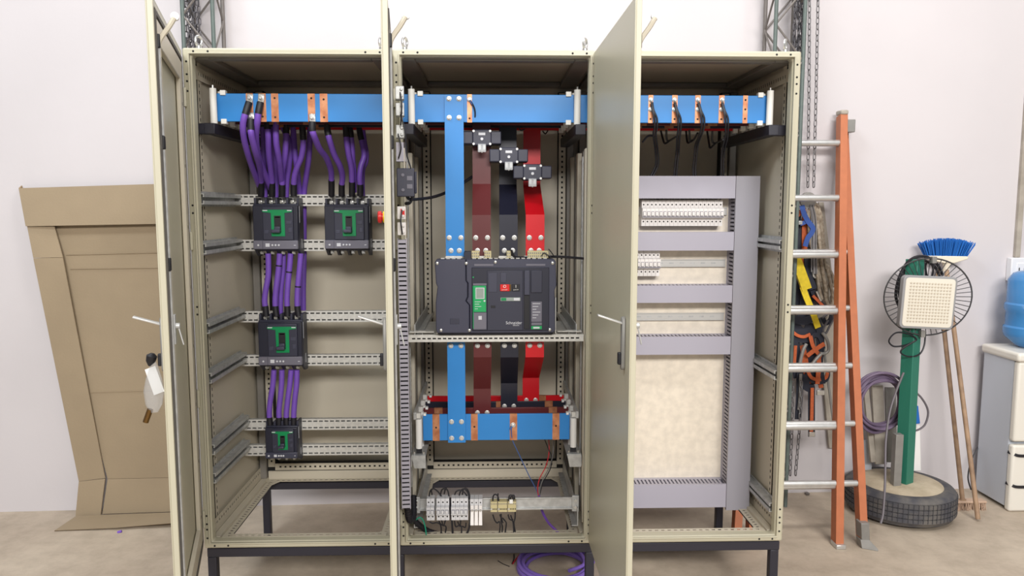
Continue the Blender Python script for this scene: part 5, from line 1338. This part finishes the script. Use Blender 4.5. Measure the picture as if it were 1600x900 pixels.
for k, (pts, w, m_) in enumerate((
    ([(1.7188, 1.2248, 1.6786), (1.7139, 1.2246, 1.6175), (1.7147, 1.2246, 1.5094), (1.7154, 1.2247, 1.4006)], 0.03, 'strap_black'), ([(1.7489, 1.2158, 1.6535), (1.749, 1.2158, 1.5638), (1.7543, 1.216, 1.4374), (1.7634, 1.2163, 1.3101)], 0.035, 'strap_orange'), ([(1.7332, 1.2253, 1.5995), (1.7429, 1.2256, 1.455), (1.7453, 1.2257, 1.3093), (1.7477, 1.2258, 1.1627)], 0.035, 'strap_black'),
    ([(1.6965, 1.194, 1.6466), (1.7212, 1.1949, 1.6715), (1.739, 1.1955, 1.6858)], 0.025, 'strap_orange'), ([(1.7777, 1.2068, 1.311), (1.8077, 1.2078, 1.2196), (1.8478, 1.2092, 1.157), (1.8987, 1.2109, 1.1088)], 0.035, 'strap_black'), ([(1.8022, 1.1926, 1.1958), (1.845, 1.1941, 1.1553), (1.884, 1.1954, 1.1183)], 0.018, 'strap_orange'), ([(1.7693, 1.2065, 1.4198), (1.774, 1.2067, 1.311), (1.7578, 1.2061, 1.1651), (1.74, 1.2055, 1.055)], 0.05, 'strap_black'),
    ([(1.6757, 1.1633, 1.0397), (1.7075, 1.1644, 0.9883), (1.7452, 1.1657, 0.9732), (1.7855, 1.1671, 0.9875), (1.798, 1.1675, 1.0422)], 0.10, 'strap_black'), ([(1.675, 1.1483, 0.9984), (1.7054, 1.1493, 0.9762), (1.7428, 1.1506, 0.9685), (1.7792, 1.1518, 0.9827)], 0.02, 'strap_orange'),
    ([(1.7013, 1.1642, 0.959), (1.7001, 1.1641, 0.8967), (1.6964, 1.164, 0.8046)], 0.04, 'strap_black'), ([(1.6967, 1.149, 0.9178), (1.6953, 1.149, 0.8629), (1.6935, 1.1489, 0.8152)], 0.02, 'strap_orange'),
    ([(1.8113, 1.1579, 1.0618), (1.8359, 1.1588, 1.0069), (1.8437, 1.1591, 0.9152), (1.8412, 1.159, 0.8048), (1.8611, 1.1596, 0.6935)], 0.05, 'strap_black'), ([(1.7752, 1.1417, 0.9735), (1.7924, 1.1423, 0.9186), (1.824, 1.1434, 0.8743), (1.8469, 1.1442, 0.8593)], 0.025, 'strap_orange'), ([(1.7616, 1.1412, 0.8604), (1.7938, 1.1423, 0.8856), (1.8298, 1.1436, 0.9108), (1.8587, 1.1446, 0.9288)], 0.028, 'strap_orange'), ([(1.7819, 1.1469, 0.9543), (1.8031, 1.1477, 0.9797), (1.8372, 1.1488, 0.961), (1.8549, 1.1494, 0.8986)], 0.03, 'strap_black'),
    ([(1.8352, 1.1588, 0.8565), (1.8383, 1.1589, 0.7864), (1.8349, 1.1588, 0.6939)], 0.03, 'strap_orange'), ([(1.7756, 1.1567, 0.7688), (1.7996, 1.1575, 0.7314), (1.845, 1.1591, 0.7197), (1.8819, 1.1604, 0.7303), (1.8918, 1.1607, 0.7598)], 0.022, 'strap_orange'), ([(1.7729, 1.1666, 0.7592), (1.7972, 1.1675, 0.7143), (1.8504, 1.1693, 0.6987), (1.8946, 1.1708, 0.7167), (1.8999, 1.171, 0.7649), (1.8614, 1.1697, 0.7876)], 0.02, 'strap_black'),
    ([(1.7355, 1.1654, 0.7597), (1.7376, 1.1654, 0.6185), (1.7355, 1.1654, 0.4876)], 0.045, 'strap_black'), ([(1.731, 1.1452, 0.7568), (1.7328, 1.1453, 0.6237), (1.7284, 1.1451, 0.5494)], 0.018, 'steel_grey'), ([(1.7659, 1.1664, 0.7482), (1.772, 1.1666, 0.6924), (1.7842, 1.167, 0.6699), (1.8218, 1.1683, 0.6656)], 0.05, 'strap_black'),
    ([(1.701, 1.2342, 1.6714), (1.7047, 1.2343, 1.4908), (1.7211, 1.2349, 1.2719), (1.7249, 1.235, 1.0877)], 0.06, 'strap_black'), ([(1.7854, 1.2371, 1.3448), (1.8052, 1.2377, 1.2347), (1.7949, 1.2374, 1.1241), (1.7837, 1.237, 1.0316)], 0.07, 'strap_black'), ([(1.7613, 1.1762, 1.3065), (1.7853, 1.1771, 1.2629), (1.794, 1.1774, 1.2339)], 0.05, 'strap_black'), ([(1.6869, 1.1837, 1.0585), (1.6988, 1.1841, 0.9482), (1.7182, 1.1848, 0.8372), (1.7378, 1.1854, 0.7255)], 0.07, 'strap_black'), ([(1.7829, 1.197, 1.0009), (1.7944, 1.1974, 0.9084), (1.8225, 1.1983, 0.778), (1.8417, 1.199, 0.6843)], 0.08, 'strap_black'), ([(1.7451, 1.1857, 0.9108), (1.7632, 1.1863, 0.8366), (1.7821, 1.1869, 0.7435), (1.792, 1.1873, 0.6874)], 0.05, 'strap_orange'), ([(1.6773, 1.1434, 1.0719), (1.7295, 1.1452, 1.0568), (1.7806, 1.1469, 1.0709)], 0.05, 'strap_black'), ([(1.8658, 1.1998, 1.0737), (1.8862, 1.2005, 1.0367), (1.9116, 1.2014, 1.0549), (1.9212, 1.2017, 1.0916)], 0.03, 'strap_black'),
    ([(1.8063, 1.1678, 0.677), (1.8121, 1.168, 0.5425), (1.819, 1.1682, 0.3844)], 0.045, 'strap_black'), ([(1.8037, 1.1527, 0.6733), (1.8073, 1.1528, 0.5467), (1.81, 1.1529, 0.3968)], 0.022, 'strap_orange'), ([(1.8536, 1.1694, 0.7098), (1.8629, 1.1697, 0.6687)], 0.03, 'strap_orange'))):
    ribbon(MB(), pts, w * 0.85, 0.006).build('webbing', m_, t)
MB().tube(cr([(1.7484, 1.1258, 0.9328), (1.7283, 1.1251, 0.8857), (1.7169, 1.1247, 0.8055), (1.74, 1.1255, 0.7832), (1.776, 1.1267, 0.8047), (1.8111, 1.1279, 0.8481), (1.8394, 1.1289, 0.877)], 6), 0.010, 8).build('steel_hook', 'steel_grey', t)
MB().tube(cr([(1.8379, 1.1289, 0.9936), (1.8654, 1.1298, 0.9569), (1.879, 1.1303, 0.9021), (1.8616, 1.1297, 0.8767), (1.8283, 1.1285, 0.8772)], 6), 0.009, 8).build('steel_hook', 'steel_grey', t)
MB().tube(cr([(1.8441, 1.1591, 1.0725), (1.8875, 1.1606, 1.0976), (1.911, 1.1614, 1.0718), (1.8909, 1.1607, 1.0246), (1.8704, 1.16, 0.9846), (1.8545, 1.1594, 1.0067), (1.8817, 1.1604, 1.0612)], 6), 0.006, 8).build('karabiner', 'chain_dark', t)
for pts in ([(1.8286, 1.1485, 0.6519), (1.8735, 1.1501, 0.6512)], [(1.7942, 1.1474, 0.4099), (1.828, 1.1485, 0.4092)]):
    a, c = V(pts[0]), V(pts[1])
    MB().box(a.x, c.x, a.y - 0.005, a.y + 0.006, a.z - 0.02, a.z + 0.008).build('buckle', 'tin', t, bevel=0.002)
for pts in ([(1.8018, 1.1976, 1.3407), (1.8031, 1.1977, 1.3117), (1.8149, 1.1981, 1.2971)], [(1.8212, 1.1883, 1.2217), (1.8335, 1.1887, 1.1961), (1.8497, 1.1893, 1.1668)]):
    MB().tube(cr(pts, 5), 0.008, 8).build('karabiner', 'tin', t)
# small stray things at floor level there
o = MB().lathe((1.8491, 1.2637, 0.008), (0.2, 0, 1), [(0.004, -0.008), (0.014, -0.006), (0.016, 0.004), (0.006, 0.009)], 8).build('pebble', 'truss_brown')
tag(o, 'small brown lump on the floor at the wall', 'stone')
wire('thin dark wire sticking up from floor by the ladder foot', [(1.8901, 1.0167, 0), (1.7634, 0.72, 0.1731), (1.7878, 0.74, 0.2096)], 0.003)

# ------------------------------------------------------------------ tyre base with post and flood light
tc = V((2.2595, 1.01, 0.0))
t = thing('tyre_stand', 'old car tyre filled with concrete, base of the green post', 'tyre', tuple(tc))
Ro, Wt = 0.283, 0.165
tl = V((0.03, -0.04, 1)).normalized()
base = tc + V((0, 0, 0.0))
prof = [(0.17, 0.012), (0.24, 0.008), (0.268, 0.02), (0.278, 0.04)]
for k in range(4):
    z = 0.043 + k * 0.026
    prof += [(Ro, z), (Ro, z + 0.020), (Ro - 0.006, z + 0.021), (Ro - 0.006, z + 0.025)]
prof += [(0.279, 0.148), (0.268, 0.162), (0.235, Wt + 0.006), (0.19, Wt), (0.18, Wt - 0.03)]
MB().lathe(base, (0, 0, 1), prof, 64).build('tyre', 'rubber', t)
for k in range(72):
    a = 2 * math.pi * k / 72
    if math.sin(a) > 0.35: continue
    c = base + V((math.cos(a) * (Ro - 0.0005), math.sin(a) * (Ro - 0.0005), 0.095))
    MB().obox(c, V((-math.sin(a), math.cos(a), 0)) * 0.002, V((math.cos(a), math.sin(a), 0)) * 0.0012, (0, 0, 0.050)).build('tread_groove', 'tread', t)
MB().lathe(base, (0, 0, 1), [(0.215, Wt - 0.04), (0.215, Wt + 0.005), (0.19, Wt + 0.012), (0.10, Wt + 0.022), (0.02, Wt + 0.026)], 40).build('concrete_fill', 'cement', t)
# green post in a steel socket
pb = V((2.2535, 0.96, Wt + 0.02))
pt = V((2.2803, 1.02, 1.4134))
t = thing('green_post', 'dark green steel post standing in the concrete filled tyre', 'post', tuple(pb))
u = (pt - pb).normalized()
s1 = V((0.86, 0.5, 0))
s1 = (s1 - u * u.dot(s1)).normalized()
s2 = u.cross(s1)
MB().obox((pb + pt) / 2, u * ((pt - pb).length / 2), s1 * 0.034, s2 * 0.034).build('post', 'post_green', t, bevel=0.003)
sb = pb + V((-0.055, -0.01, 0))
MB().box(sb.x - 0.03, sb.x + 0.012, sb.y - 0.04, sb.y + 0.0, Wt + 0.005, 0.47).build('socket_plate', 'steel_grey', t, bevel=0.002)
# more planks standing in the tyre
for (pa, pb2, w, m_, lb) in (((2.133, 1.2, 0.6821), (2.1593, 1.12, 0.2461), 0.03, 'wood_grey', 'narrow pale plank, left of three standing in the tyre'), ((2.206, 1.21, 0.6717), (2.2099, 1.13, 0.2308), 0.065, 'wood_grey', 'wide pale plank standing behind the cable coil'), ((2.2908, 1.22, 0.6574), (2.2837, 1.15, 0.2345), 0.06, 'steel_grey', 'grey board behind the green post')):
    o = MB().bar(pa, pb2, w, 0.018, up=(0, 1, 0)).build('plank', m_, bevel=0.002)
    tag(o, lb, 'plank', 'planks standing in the tyre')
o = MB().box(2.1426, 2.1954, 1.2, 1.21, 0.0, 0.3487).build('white_sheet', 'dispenser_side_shade')
tag(o, 'small pale sheet standing between ladder and tyre', 'sheet')
o = MB().bar((2.4403, 1.22, 0.5463), (2.4519, 1.21, 0.4423), 0.035, 0.02, up=(0, 1, 0)).build('blue_clip', 'broom_blue', bevel=0.004)
tag(o, 'small blue plastic piece behind the green post', 'clip')
o = MB().bar((2.4624, 1.24, 0.4258), (2.4624, 1.2, 0.1615), 0.05, 0.02, up=(0, 1, 0)).build('white_bag_strip', 'white', bevel=0.006)
tag(o, 'white plastic strip hanging behind the green post', 'strip')
# coil of dull purple cable hung on the planks
t = None
cc = V((2.1581, 1.09, 0.6089))
for k in range(11):
    ra = 0.128 + 0.004 * (k % 5) + RND.uniform(-0.012, 0.012)
    rb = 0.150 + RND.uniform(-0.02, 0.016)
    off = V((RND.uniform(-0.012, 0.012), -0.03 + 0.012 * (k % 4), RND.uniform(-0.02, 0.012)))
    tilt = RND.uniform(-0.25, 0.25)
    pts = []
    for q in range(40):
        a = 2 * math.pi * q / 40
        x, z = ra * math.cos(a), rb * math.sin(a)
        pts.append(cc + off + V((x * math.cos(tilt) - z * math.sin(tilt), 0.02 * math.sin(a + k), x * math.sin(tilt) + z * math.cos(tilt))))
    b = MB().tube(pts, 0.0080, 8, closed=True)
    if t is None: t = tag(b.build('cable_coil', 'cable_dull'), 'hanging coil of dull purple cable left of the green post', 'cable coil')
    else: b.build('turn', 'cable_dull', t)
wire('grey cable looping right of the green post and down to the tyre', [(2.2009, 0.93, 0.8088), (2.1591, 0.92, 0.7061), (2.1194, 0.9, 0.5956), (2.0851, 0.86, 0.4495), (2.0436, 0.77, 0.2715), (2.0152, 0.72, 0.1184), (1.994, 0.7, 0.0651)], 0.006, 'cable_grey', 'cable')
wire('grey cable bow standing out right of the green post', [(2.3385, 1.08, 0.6799), (2.3962, 1.08, 0.6281), (2.4371, 1.08, 0.5543), (2.4268, 1.08, 0.4805), (2.3921, 1.08, 0.4475), (2.3487, 1.08, 0.4367)], 0.0055, 'cable_grey', 'cable')

# flood light and the round wire guard behind it
fc = V((2.309, 0.92, 1.1882))
t = thing('flood_light', 'square white LED flood light hung on the green post', 'lamp', tuple(fc))
A = -0.045
ux, uz = V((math.cos(A), 0, -math.sin(A) * -1)), V((math.sin(A) * -1 * -1, 0, math.cos(A)))
ux = V((math.cos(A), 0, math.sin(A)))
uz = V((-math.sin(A), 0, math.cos(A)))
def rr(h, r, c, y):
    out = []
    for (sx_, sz_, a0) in ((1, 1, 0), (-1, 1, 90), (-1, -1, 180), (1, -1, 270)):
        for k in range(5):
            a = math.radians(a0 + 22.5 * k)
            out.append(c + ux * (sx_ * (h - r) + r * math.cos(a)) + uz * (sz_ * (h * 0.97 - r) + r * math.sin(a)) + V((0, y, 0)))
    return out
MB().prism(list(reversed(rr(0.146, 0.025, fc, 0.0))), (0, 0.035, 0)).build('housing', 'lamp_frame', t, bevel=0.003)
MB().prism(list(reversed(rr(0.134, 0.018, fc, -0.003))), (0, 0.004, 0)).build('lens_plate', 'lamp_lens', t, bevel=0.001)
for i in range(14):
    for j in range(13):
        c = fc + ux * (-0.107 + 0.0165 * i) + uz * (0.102 - 0.0170 * j)
        MB().lathe(c + V((0, -0.003, 0)), (0, -1, 0), [(0.0062, 0), (0.0058, 0.002), (0.003, 0.0035)], 6).build('lens', 'bristle_cup', t)
gc = V((2.3245, 0.955, 1.2149))
t = thing('wire_guard', 'round black wire fan guard behind the flood light', 'guard', tuple(gc))
def ell(r0, y, c=gc): return [c + V((r0 * math.cos(2 * math.pi * k / 48), y, r0 * 0.865 * math.sin(2 * math.pi * k / 48))) for k in range(48)]
MB().tube(ell(0.240, 0), 0.0042, 6, closed=True).build('rim', 'grille', t)
MB().tube(ell(0.05, 0.02), 0.0035, 6, closed=True).build('hub_ring', 'grille', t)
for k in range(48):
    a = 2 * math.pi * k / 48
    MB().cyl(gc + V((0.05 * math.cos(a), 0.02, 0.05 * 0.865 * math.sin(a))), gc + V((0.24 * math.cos(a), 0, 0.24 * 0.865 * math.sin(a))), 0.0022, 5).build('spoke', 'grille', t)
for a in (1.50, 4.62):
    MB().box(gc.x + 0.24 * math.cos(a) - 0.012, gc.x + 0.24 * math.cos(a) + 0.012, gc.y - 0.015, gc.y + 0.01, gc.z + 0.2 * math.sin(a) - 0.018, gc.z + 0.2 * math.sin(a) + 0.018).build('clip', 'steel_grey', t, bevel=0.002)
t = wire('coiled black lamp cable draped over the green post', [(2.2239, 1.03, 1.1323), (2.1916, 1.03, 1.2029), (2.1974, 1.03, 1.2907), (2.2259, 1.02, 1.3788), (2.2682, 1, 1.4252), (2.3384, 1, 1.425), (2.4057, 1.02, 1.3819), (2.4496, 1.04, 1.3241)], 0.008, 'wire_black', 'cable')
MB().tube(cr([(2.2484, 1.05, 1.1472), (2.2191, 1.05, 1.2252), (2.2318, 1.05, 1.3168), (2.2644, 1.04, 1.3946), (2.3158, 1.02, 1.4099), (2.3944, 1.03, 1.3741), (2.4384, 1.05, 1.3162)], 6), 0.008, 6).build('turn', 'wire_black', t)
MB().tube(cr([(2.3671, 1.05, 1.3164), (2.3505, 1.04, 1.377), (2.3644, 1.03, 1.4021), (2.3938, 1.04, 1.3664), (2.3956, 1.05, 1.3163)], 6), 0.006, 6).build('turn', 'wire_black', t)
wire('black cable loops hanging below the flood light', [(2.3364, 0.98, 1.0231), (2.328, 0.97, 0.9475), (2.2968, 0.96, 0.9003), (2.2354, 0.95, 0.8921), (2.1923, 0.95, 0.9099), (2.1979, 0.95, 0.9344), (2.2452, 0.95, 0.9656), (2.272, 0.95, 0.9865), (2.2284, 0.95, 1.0146), (2.1581, 0.95, 1.0219), (2.1219, 0.95, 0.9802), (2.1481, 0.95, 0.9487), (2.2039, 0.95, 0.9519), (2.2646, 0.96, 0.9707)], 0.0045, 'wire_black', 'cable')

# ------------------------------------------------------------------ brooms
hb, ht = V((2.6172, 0.863, 0.012)), V((2.5778, 1.2242, 1.3587))
t = thing('broom', 'broom with blue bristles standing upside down against the wall', 'broom', tuple(hb))
MB().cyl(hb, ht, 0.0125, 12).build('handle', 'stick', t)
cx = V((2.5826, 1.2243, 1.4026))
MB().lathe(ht + V((0, 0, -0.03)), (cx - ht), [(0.016, 0), (0.019, 0.03), (0.026, 0.06)], 14).build('ferrule', 'broom_cream', t)
x0, x1 = 2.4539, 2.6890
zb = cx.z
MB().prism([(x0, cx.y - 0.025, zb - 0.002), (cx.x - 0.03, cx.y - 0.025, zb - 0.025), (cx.x + 0.03, cx.y - 0.025, zb - 0.025), (x1, cx.y - 0.025, zb - 0.002), (x1, cx.y - 0.025, zb + 0.014), (x0, cx.y - 0.025, zb + 0.018)], (0, 0.05, 0)).build('head', 'broom_cream', t, bevel=0.004)
b = MB()
for k in range(420):
    u_ = RND.random()
    v_ = RND.uniform(-0.022, 0.022)
    xa = x0 + 0.002 + (x1 - x0 - 0.004) * u_
    sp = (u_ - 0.5) * 0.075
    hz = 0.112 - 0.05 * abs(u_ - 0.5) ** 2 * 2 + RND.uniform(-0.010, 0.006)
    b.tube([(xa, cx.y + v_, zb + 0.012), (xa + sp * 0.45, cx.y + v_ * 1.3, zb + hz * 0.55), (xa + sp, cx.y + v_ * 1.6, zb + hz)], 0.0020, 4)
b.build('bristles', 'broom_blue', t, kind='stuff')
hb2, ht2 = V((2.6347, 1.0283, 0.05)), V((2.5541, 1.2634, 1.3409))
t = thing('push_broom', 'wooden push broom with worn tan bristles standing beside the tyre', 'broom', (hb2.x, hb2.y, 0))
MB().cyl(hb2, ht2, 0.0125, 12).build('handle', 'stick', t)
MB().lathe(hb2 + V((0, 0, -0.006)), (ht2 - hb2), [(0.02, 0), (0.02, 0.012), (0.0126, 0.014)], 12).build('ferrule', 'stick', t)
MB().box(hb2.x - 0.075, hb2.x + 0.125, hb2.y - 0.025, hb2.y + 0.025, 0.042, 0.054).build('head', 'bristle_tan', t, bevel=0.003)
b = MB()
for k in range(260):
    xa = hb2.x - 0.073 + 0.196 * RND.random()
    ya = hb2.y + RND.uniform(-0.023, 0.023)
    b.tube([(xa, ya, 0.043), (xa + RND.uniform(-0.012, 0.012), ya + RND.uniform(-0.012, 0.012), 0.001)], 0.0018, 4)
b.build('bristles', 'bristle_tan', t, kind='stuff')

# ------------------------------------------------------------------ water dispenser, bottle, socket
dz = 0.885
dx0, dy0 = 2.868, 0.995
t = thing('water_dispenser', 'white water dispenser cropped by the right edge of picture', 'dispenser', (dx0 + 0.17, dy0 + 0.14, 0))
MB().box(dx0 + 0.004, dx0 + 0.33, dy0 + 0.03, dy0 + 0.285, 0.018, dz - 0.012).build('cabinet', 'dispenser_side_shade', t, bevel=0.004)
MB().box(dx0, dx0 + 0.334, dy0 - 0.015, dy0 + 0.029, 0.0, 0.3854 - 0.003).build('lower_front', 'dispenser', t, bevel=0.014, seg=4)
MB().box(dx0, dx0 + 0.334, dy0 - 0.015, dy0 + 0.029, 0.3999 + 0.001, dz - 0.035).build('upper_front', 'dispenser', t, bevel=0.014, seg=4)
MB().box(dx0 - 0.012, dx0 + 0.345, dy0 - 0.025, dy0 + 0.295, dz - 0.034, dz + 0.016).build('top_cover', 'dispenser', t, bevel=0.016, seg=4)
for z in (0.3235, 0.1451):
    ribbon(MB(), [(dx0 - 0.003, dy0 + 0.02, z + 0.012), (dx0 + 0.01, dy0 - 0.012, z + 0.008), (dx0 + 0.04, dy0 - 0.018, z), (dx0 + 0.12, dy0 - 0.019, z), (dx0 + 0.3, dy0 - 0.018, z)], 0.016, 0.003).build('trim_band', 'wire_black', t)
MB().tube(cr([(dx0 + 0.01, dy0 + 0.288, 0.28), (dx0 - 0.04, dy0 + 0.27, 0.2), (dx0 - 0.06, dy0 + 0.26, 0.1), (dx0 - 0.03, dy0 + 0.27, 0.02)], 6), 0.004, 6).build('power_cord', 'wire_black', t)
bx, by = 3.035, dy0 + 0.15
zt_ = 1.3355
z0_ = dz + 0.018
h = zt_ - z0_
t = thing('water_bottle', 'blue translucent water bottle upside down on the dispenser', 'bottle', (bx, by, z0_))
R_ = 0.128
MB().lathe((bx, by, z0_), (0, 0, 1), [(0.05, 0), (0.07, 0.012), (R_ - 0.004, 0.06), (R_ + 0.004, 0.085), (R_ + 0.004, 0.115), (R_ - 0.006, 0.125), (R_ - 0.006, 0.20), (R_ + 0.003, 0.215), (R_ + 0.003, 0.245), (R_ - 0.006, 0.255), (R_ - 0.006, h - 0.05), (R_ - 0.03, h - 0.012), (R_ - 0.06, h)], 36).build('shell', 'bottle', t)
MB().lathe((bx, by, z0_ + 0.004), (0, 0, 1), [(0.045, 0), (R_ - 0.010, 0.062), (R_ - 0.010, 0.115), (R_ - 0.012, 0.2)], 30).build('water', 'bottle', t)
sx0, sz0, sz1 = 3.0084, 1.2629, 1.4011
t = thing('wall_socket', 'white surface socket box on the wall above the bottle', 'socket', (sx0 + 0.06, WALL(sx0), sz0))
MB().box(sx0, sx0 + 0.13, WALL(sx0) - 0.045, WALL(sx0) + 0.0, sz0, sz1).build('box', 'plastic_white', t, bevel=0.005)
MB().box(sx0 + 0.03, sx0 + 0.10, WALL(sx0) - 0.049, WALL(sx0) - 0.044, sz0 + 0.03, sz1 - 0.03).build('cover', 'plastic_white', t, bevel=0.003)
for k in (-1, 1): MB().box(sx0 + 0.06 + k * 0.015 - 0.003, sx0 + 0.06 + k * 0.015 + 0.003, WALL(sx0) - 0.0495, WALL(sx0) - 0.048, (sz0 + sz1) / 2 - 0.012, (sz0 + sz1) / 2 + 0.012).build('slot', 'hollow_shade', t)
o = MB().box(sx0 + 0.036, sx0 + 0.066, WALL(sx0) - 0.022, WALL(sx0) + 0.001, sz1 + 0.001, 3.6).build('conduit', 'wood_grey', bevel=0.003)
tag(o, 'grey cable conduit running up the wall from the socket box', 'conduit')

# ------------------------------------------------------------------ flattened cardboard box at the left wall
t = thing('cardboard_box', 'large flattened cardboard box leaning on the wall left of the cabinets', 'cardboard', (-2.2309, 0.9962, 0))
def sheet(name, pts, th=0.006, m='cardboard'):
    return MB().prism(pts, (0, th, 0)).build(name, m, t)
sheet('back_panel', [(-2.4342, 1.1228, 1.6724), (-1.7611, 1.1458, 1.6894), (-1.7626, 1.1137, 0.1991), (-2.1419, 1.1007, 0.2005)])
sheet('top_flap', [(-2.5131, 1.0951, 1.7937), (-1.76, 1.1258, 1.8188), (-1.7463, 1.1013, 1.606), (-2.4757, 1.0713, 1.5936)])
MB().prism([(-2.5131, 1.0951, 1.7937), (-2.52, 1.1298, 1.8081), (-2.4852, 1.121, 1.5975), (-2.4757, 1.0713, 1.5936)], (0.004, 0.004, 0)).build('flap_side', 'cardboard_edge', t)
sheet('side_flap_upper', [(-2.4748, 1.0814, 1.5984), (-2.3428, 1.0959, 1.6014), (-2.2992, 1.0824, 1.4284), (-2.4446, 1.0674, 1.4262)])
sheet('side_flap', [(-2.4447, 1.0674, 1.4245), (-2.2993, 1.0824, 1.4266), (-2.1487, 1.0875, 0.2091), (-2.2867, 1.0778, 0.196)])
sheet('side_flap_foot', [(-2.2868, 1.0778, 0.1942), (-2.1489, 1.0875, 0.2055), (-2.1715, 1.0617, 0.0077), (-2.3015, 1.0523, 0.0096)])
sheet('lower_panel', [(-2.142, 1.1007, 0.1987), (-1.7627, 1.1137, 0.1972), (-1.748, 1.0912, 0.0123), (-2.1686, 1.0768, 0.0086)])
a_, b_, c_, d_ = V((-2.2893, 1.0367, 0.016)), V((-1.7406, 1.0733, 0.016)), V((-1.6641, 0.902, 0.03)), V((-2.316, 0.8756, 0.004))
MB().add([a_, b_, c_, V((-2.0029, 0.8802, 0.012)), d_, a_ - V((0, 0, 0.005)), b_ - V((0, 0, 0.005)), c_ - V((0, 0, 0.005)), V((-2.01, 0.8941, 0.006)), d_ - V((0, 0, 0.004))], [(0, 4, 3, 2, 1), (5, 6, 7, 8, 9), (0, 1, 6, 5), (1, 2, 7, 6), (2, 3, 8, 7), (3, 4, 9, 8), (4, 0, 5, 9)]).build('floor_flap', 'cardboard', t)
# creases pressed into the back panel
for y, d in ((396, .054), (419, .061), (612, .12)):
    pass
for pts in ([(-2.3023, 1.1198, 1.4397), (-1.7658, 1.1381, 1.4515)], [(-2.2828, 1.1189, 1.3638), (-1.7657, 1.1366, 1.3681)], [(-2.2082, 1.1085, 0.6868), (-1.7645, 1.1237, 0.6943)]):
    MB().bar(V(pts[0]) + V((0, -0.0005, 0)), V(pts[1]) + V((0, -0.0005, 0)), 0.004, 0.004, up=(0, 1, 0)).build('crease', 'cardboard', t)
o = MB().lathe((-1.9654, 0.8498, 0.004), (0.4, 0.1, 0.1), [(0.004, -0.01), (0.007, -0.01), (0.007, 0.01), (0.004, 0.01)], 10).build('cable_scrap', 'cable_purple')
tag(o, 'tiny purple cable scrap on the floor by the cardboard', 'scrap')
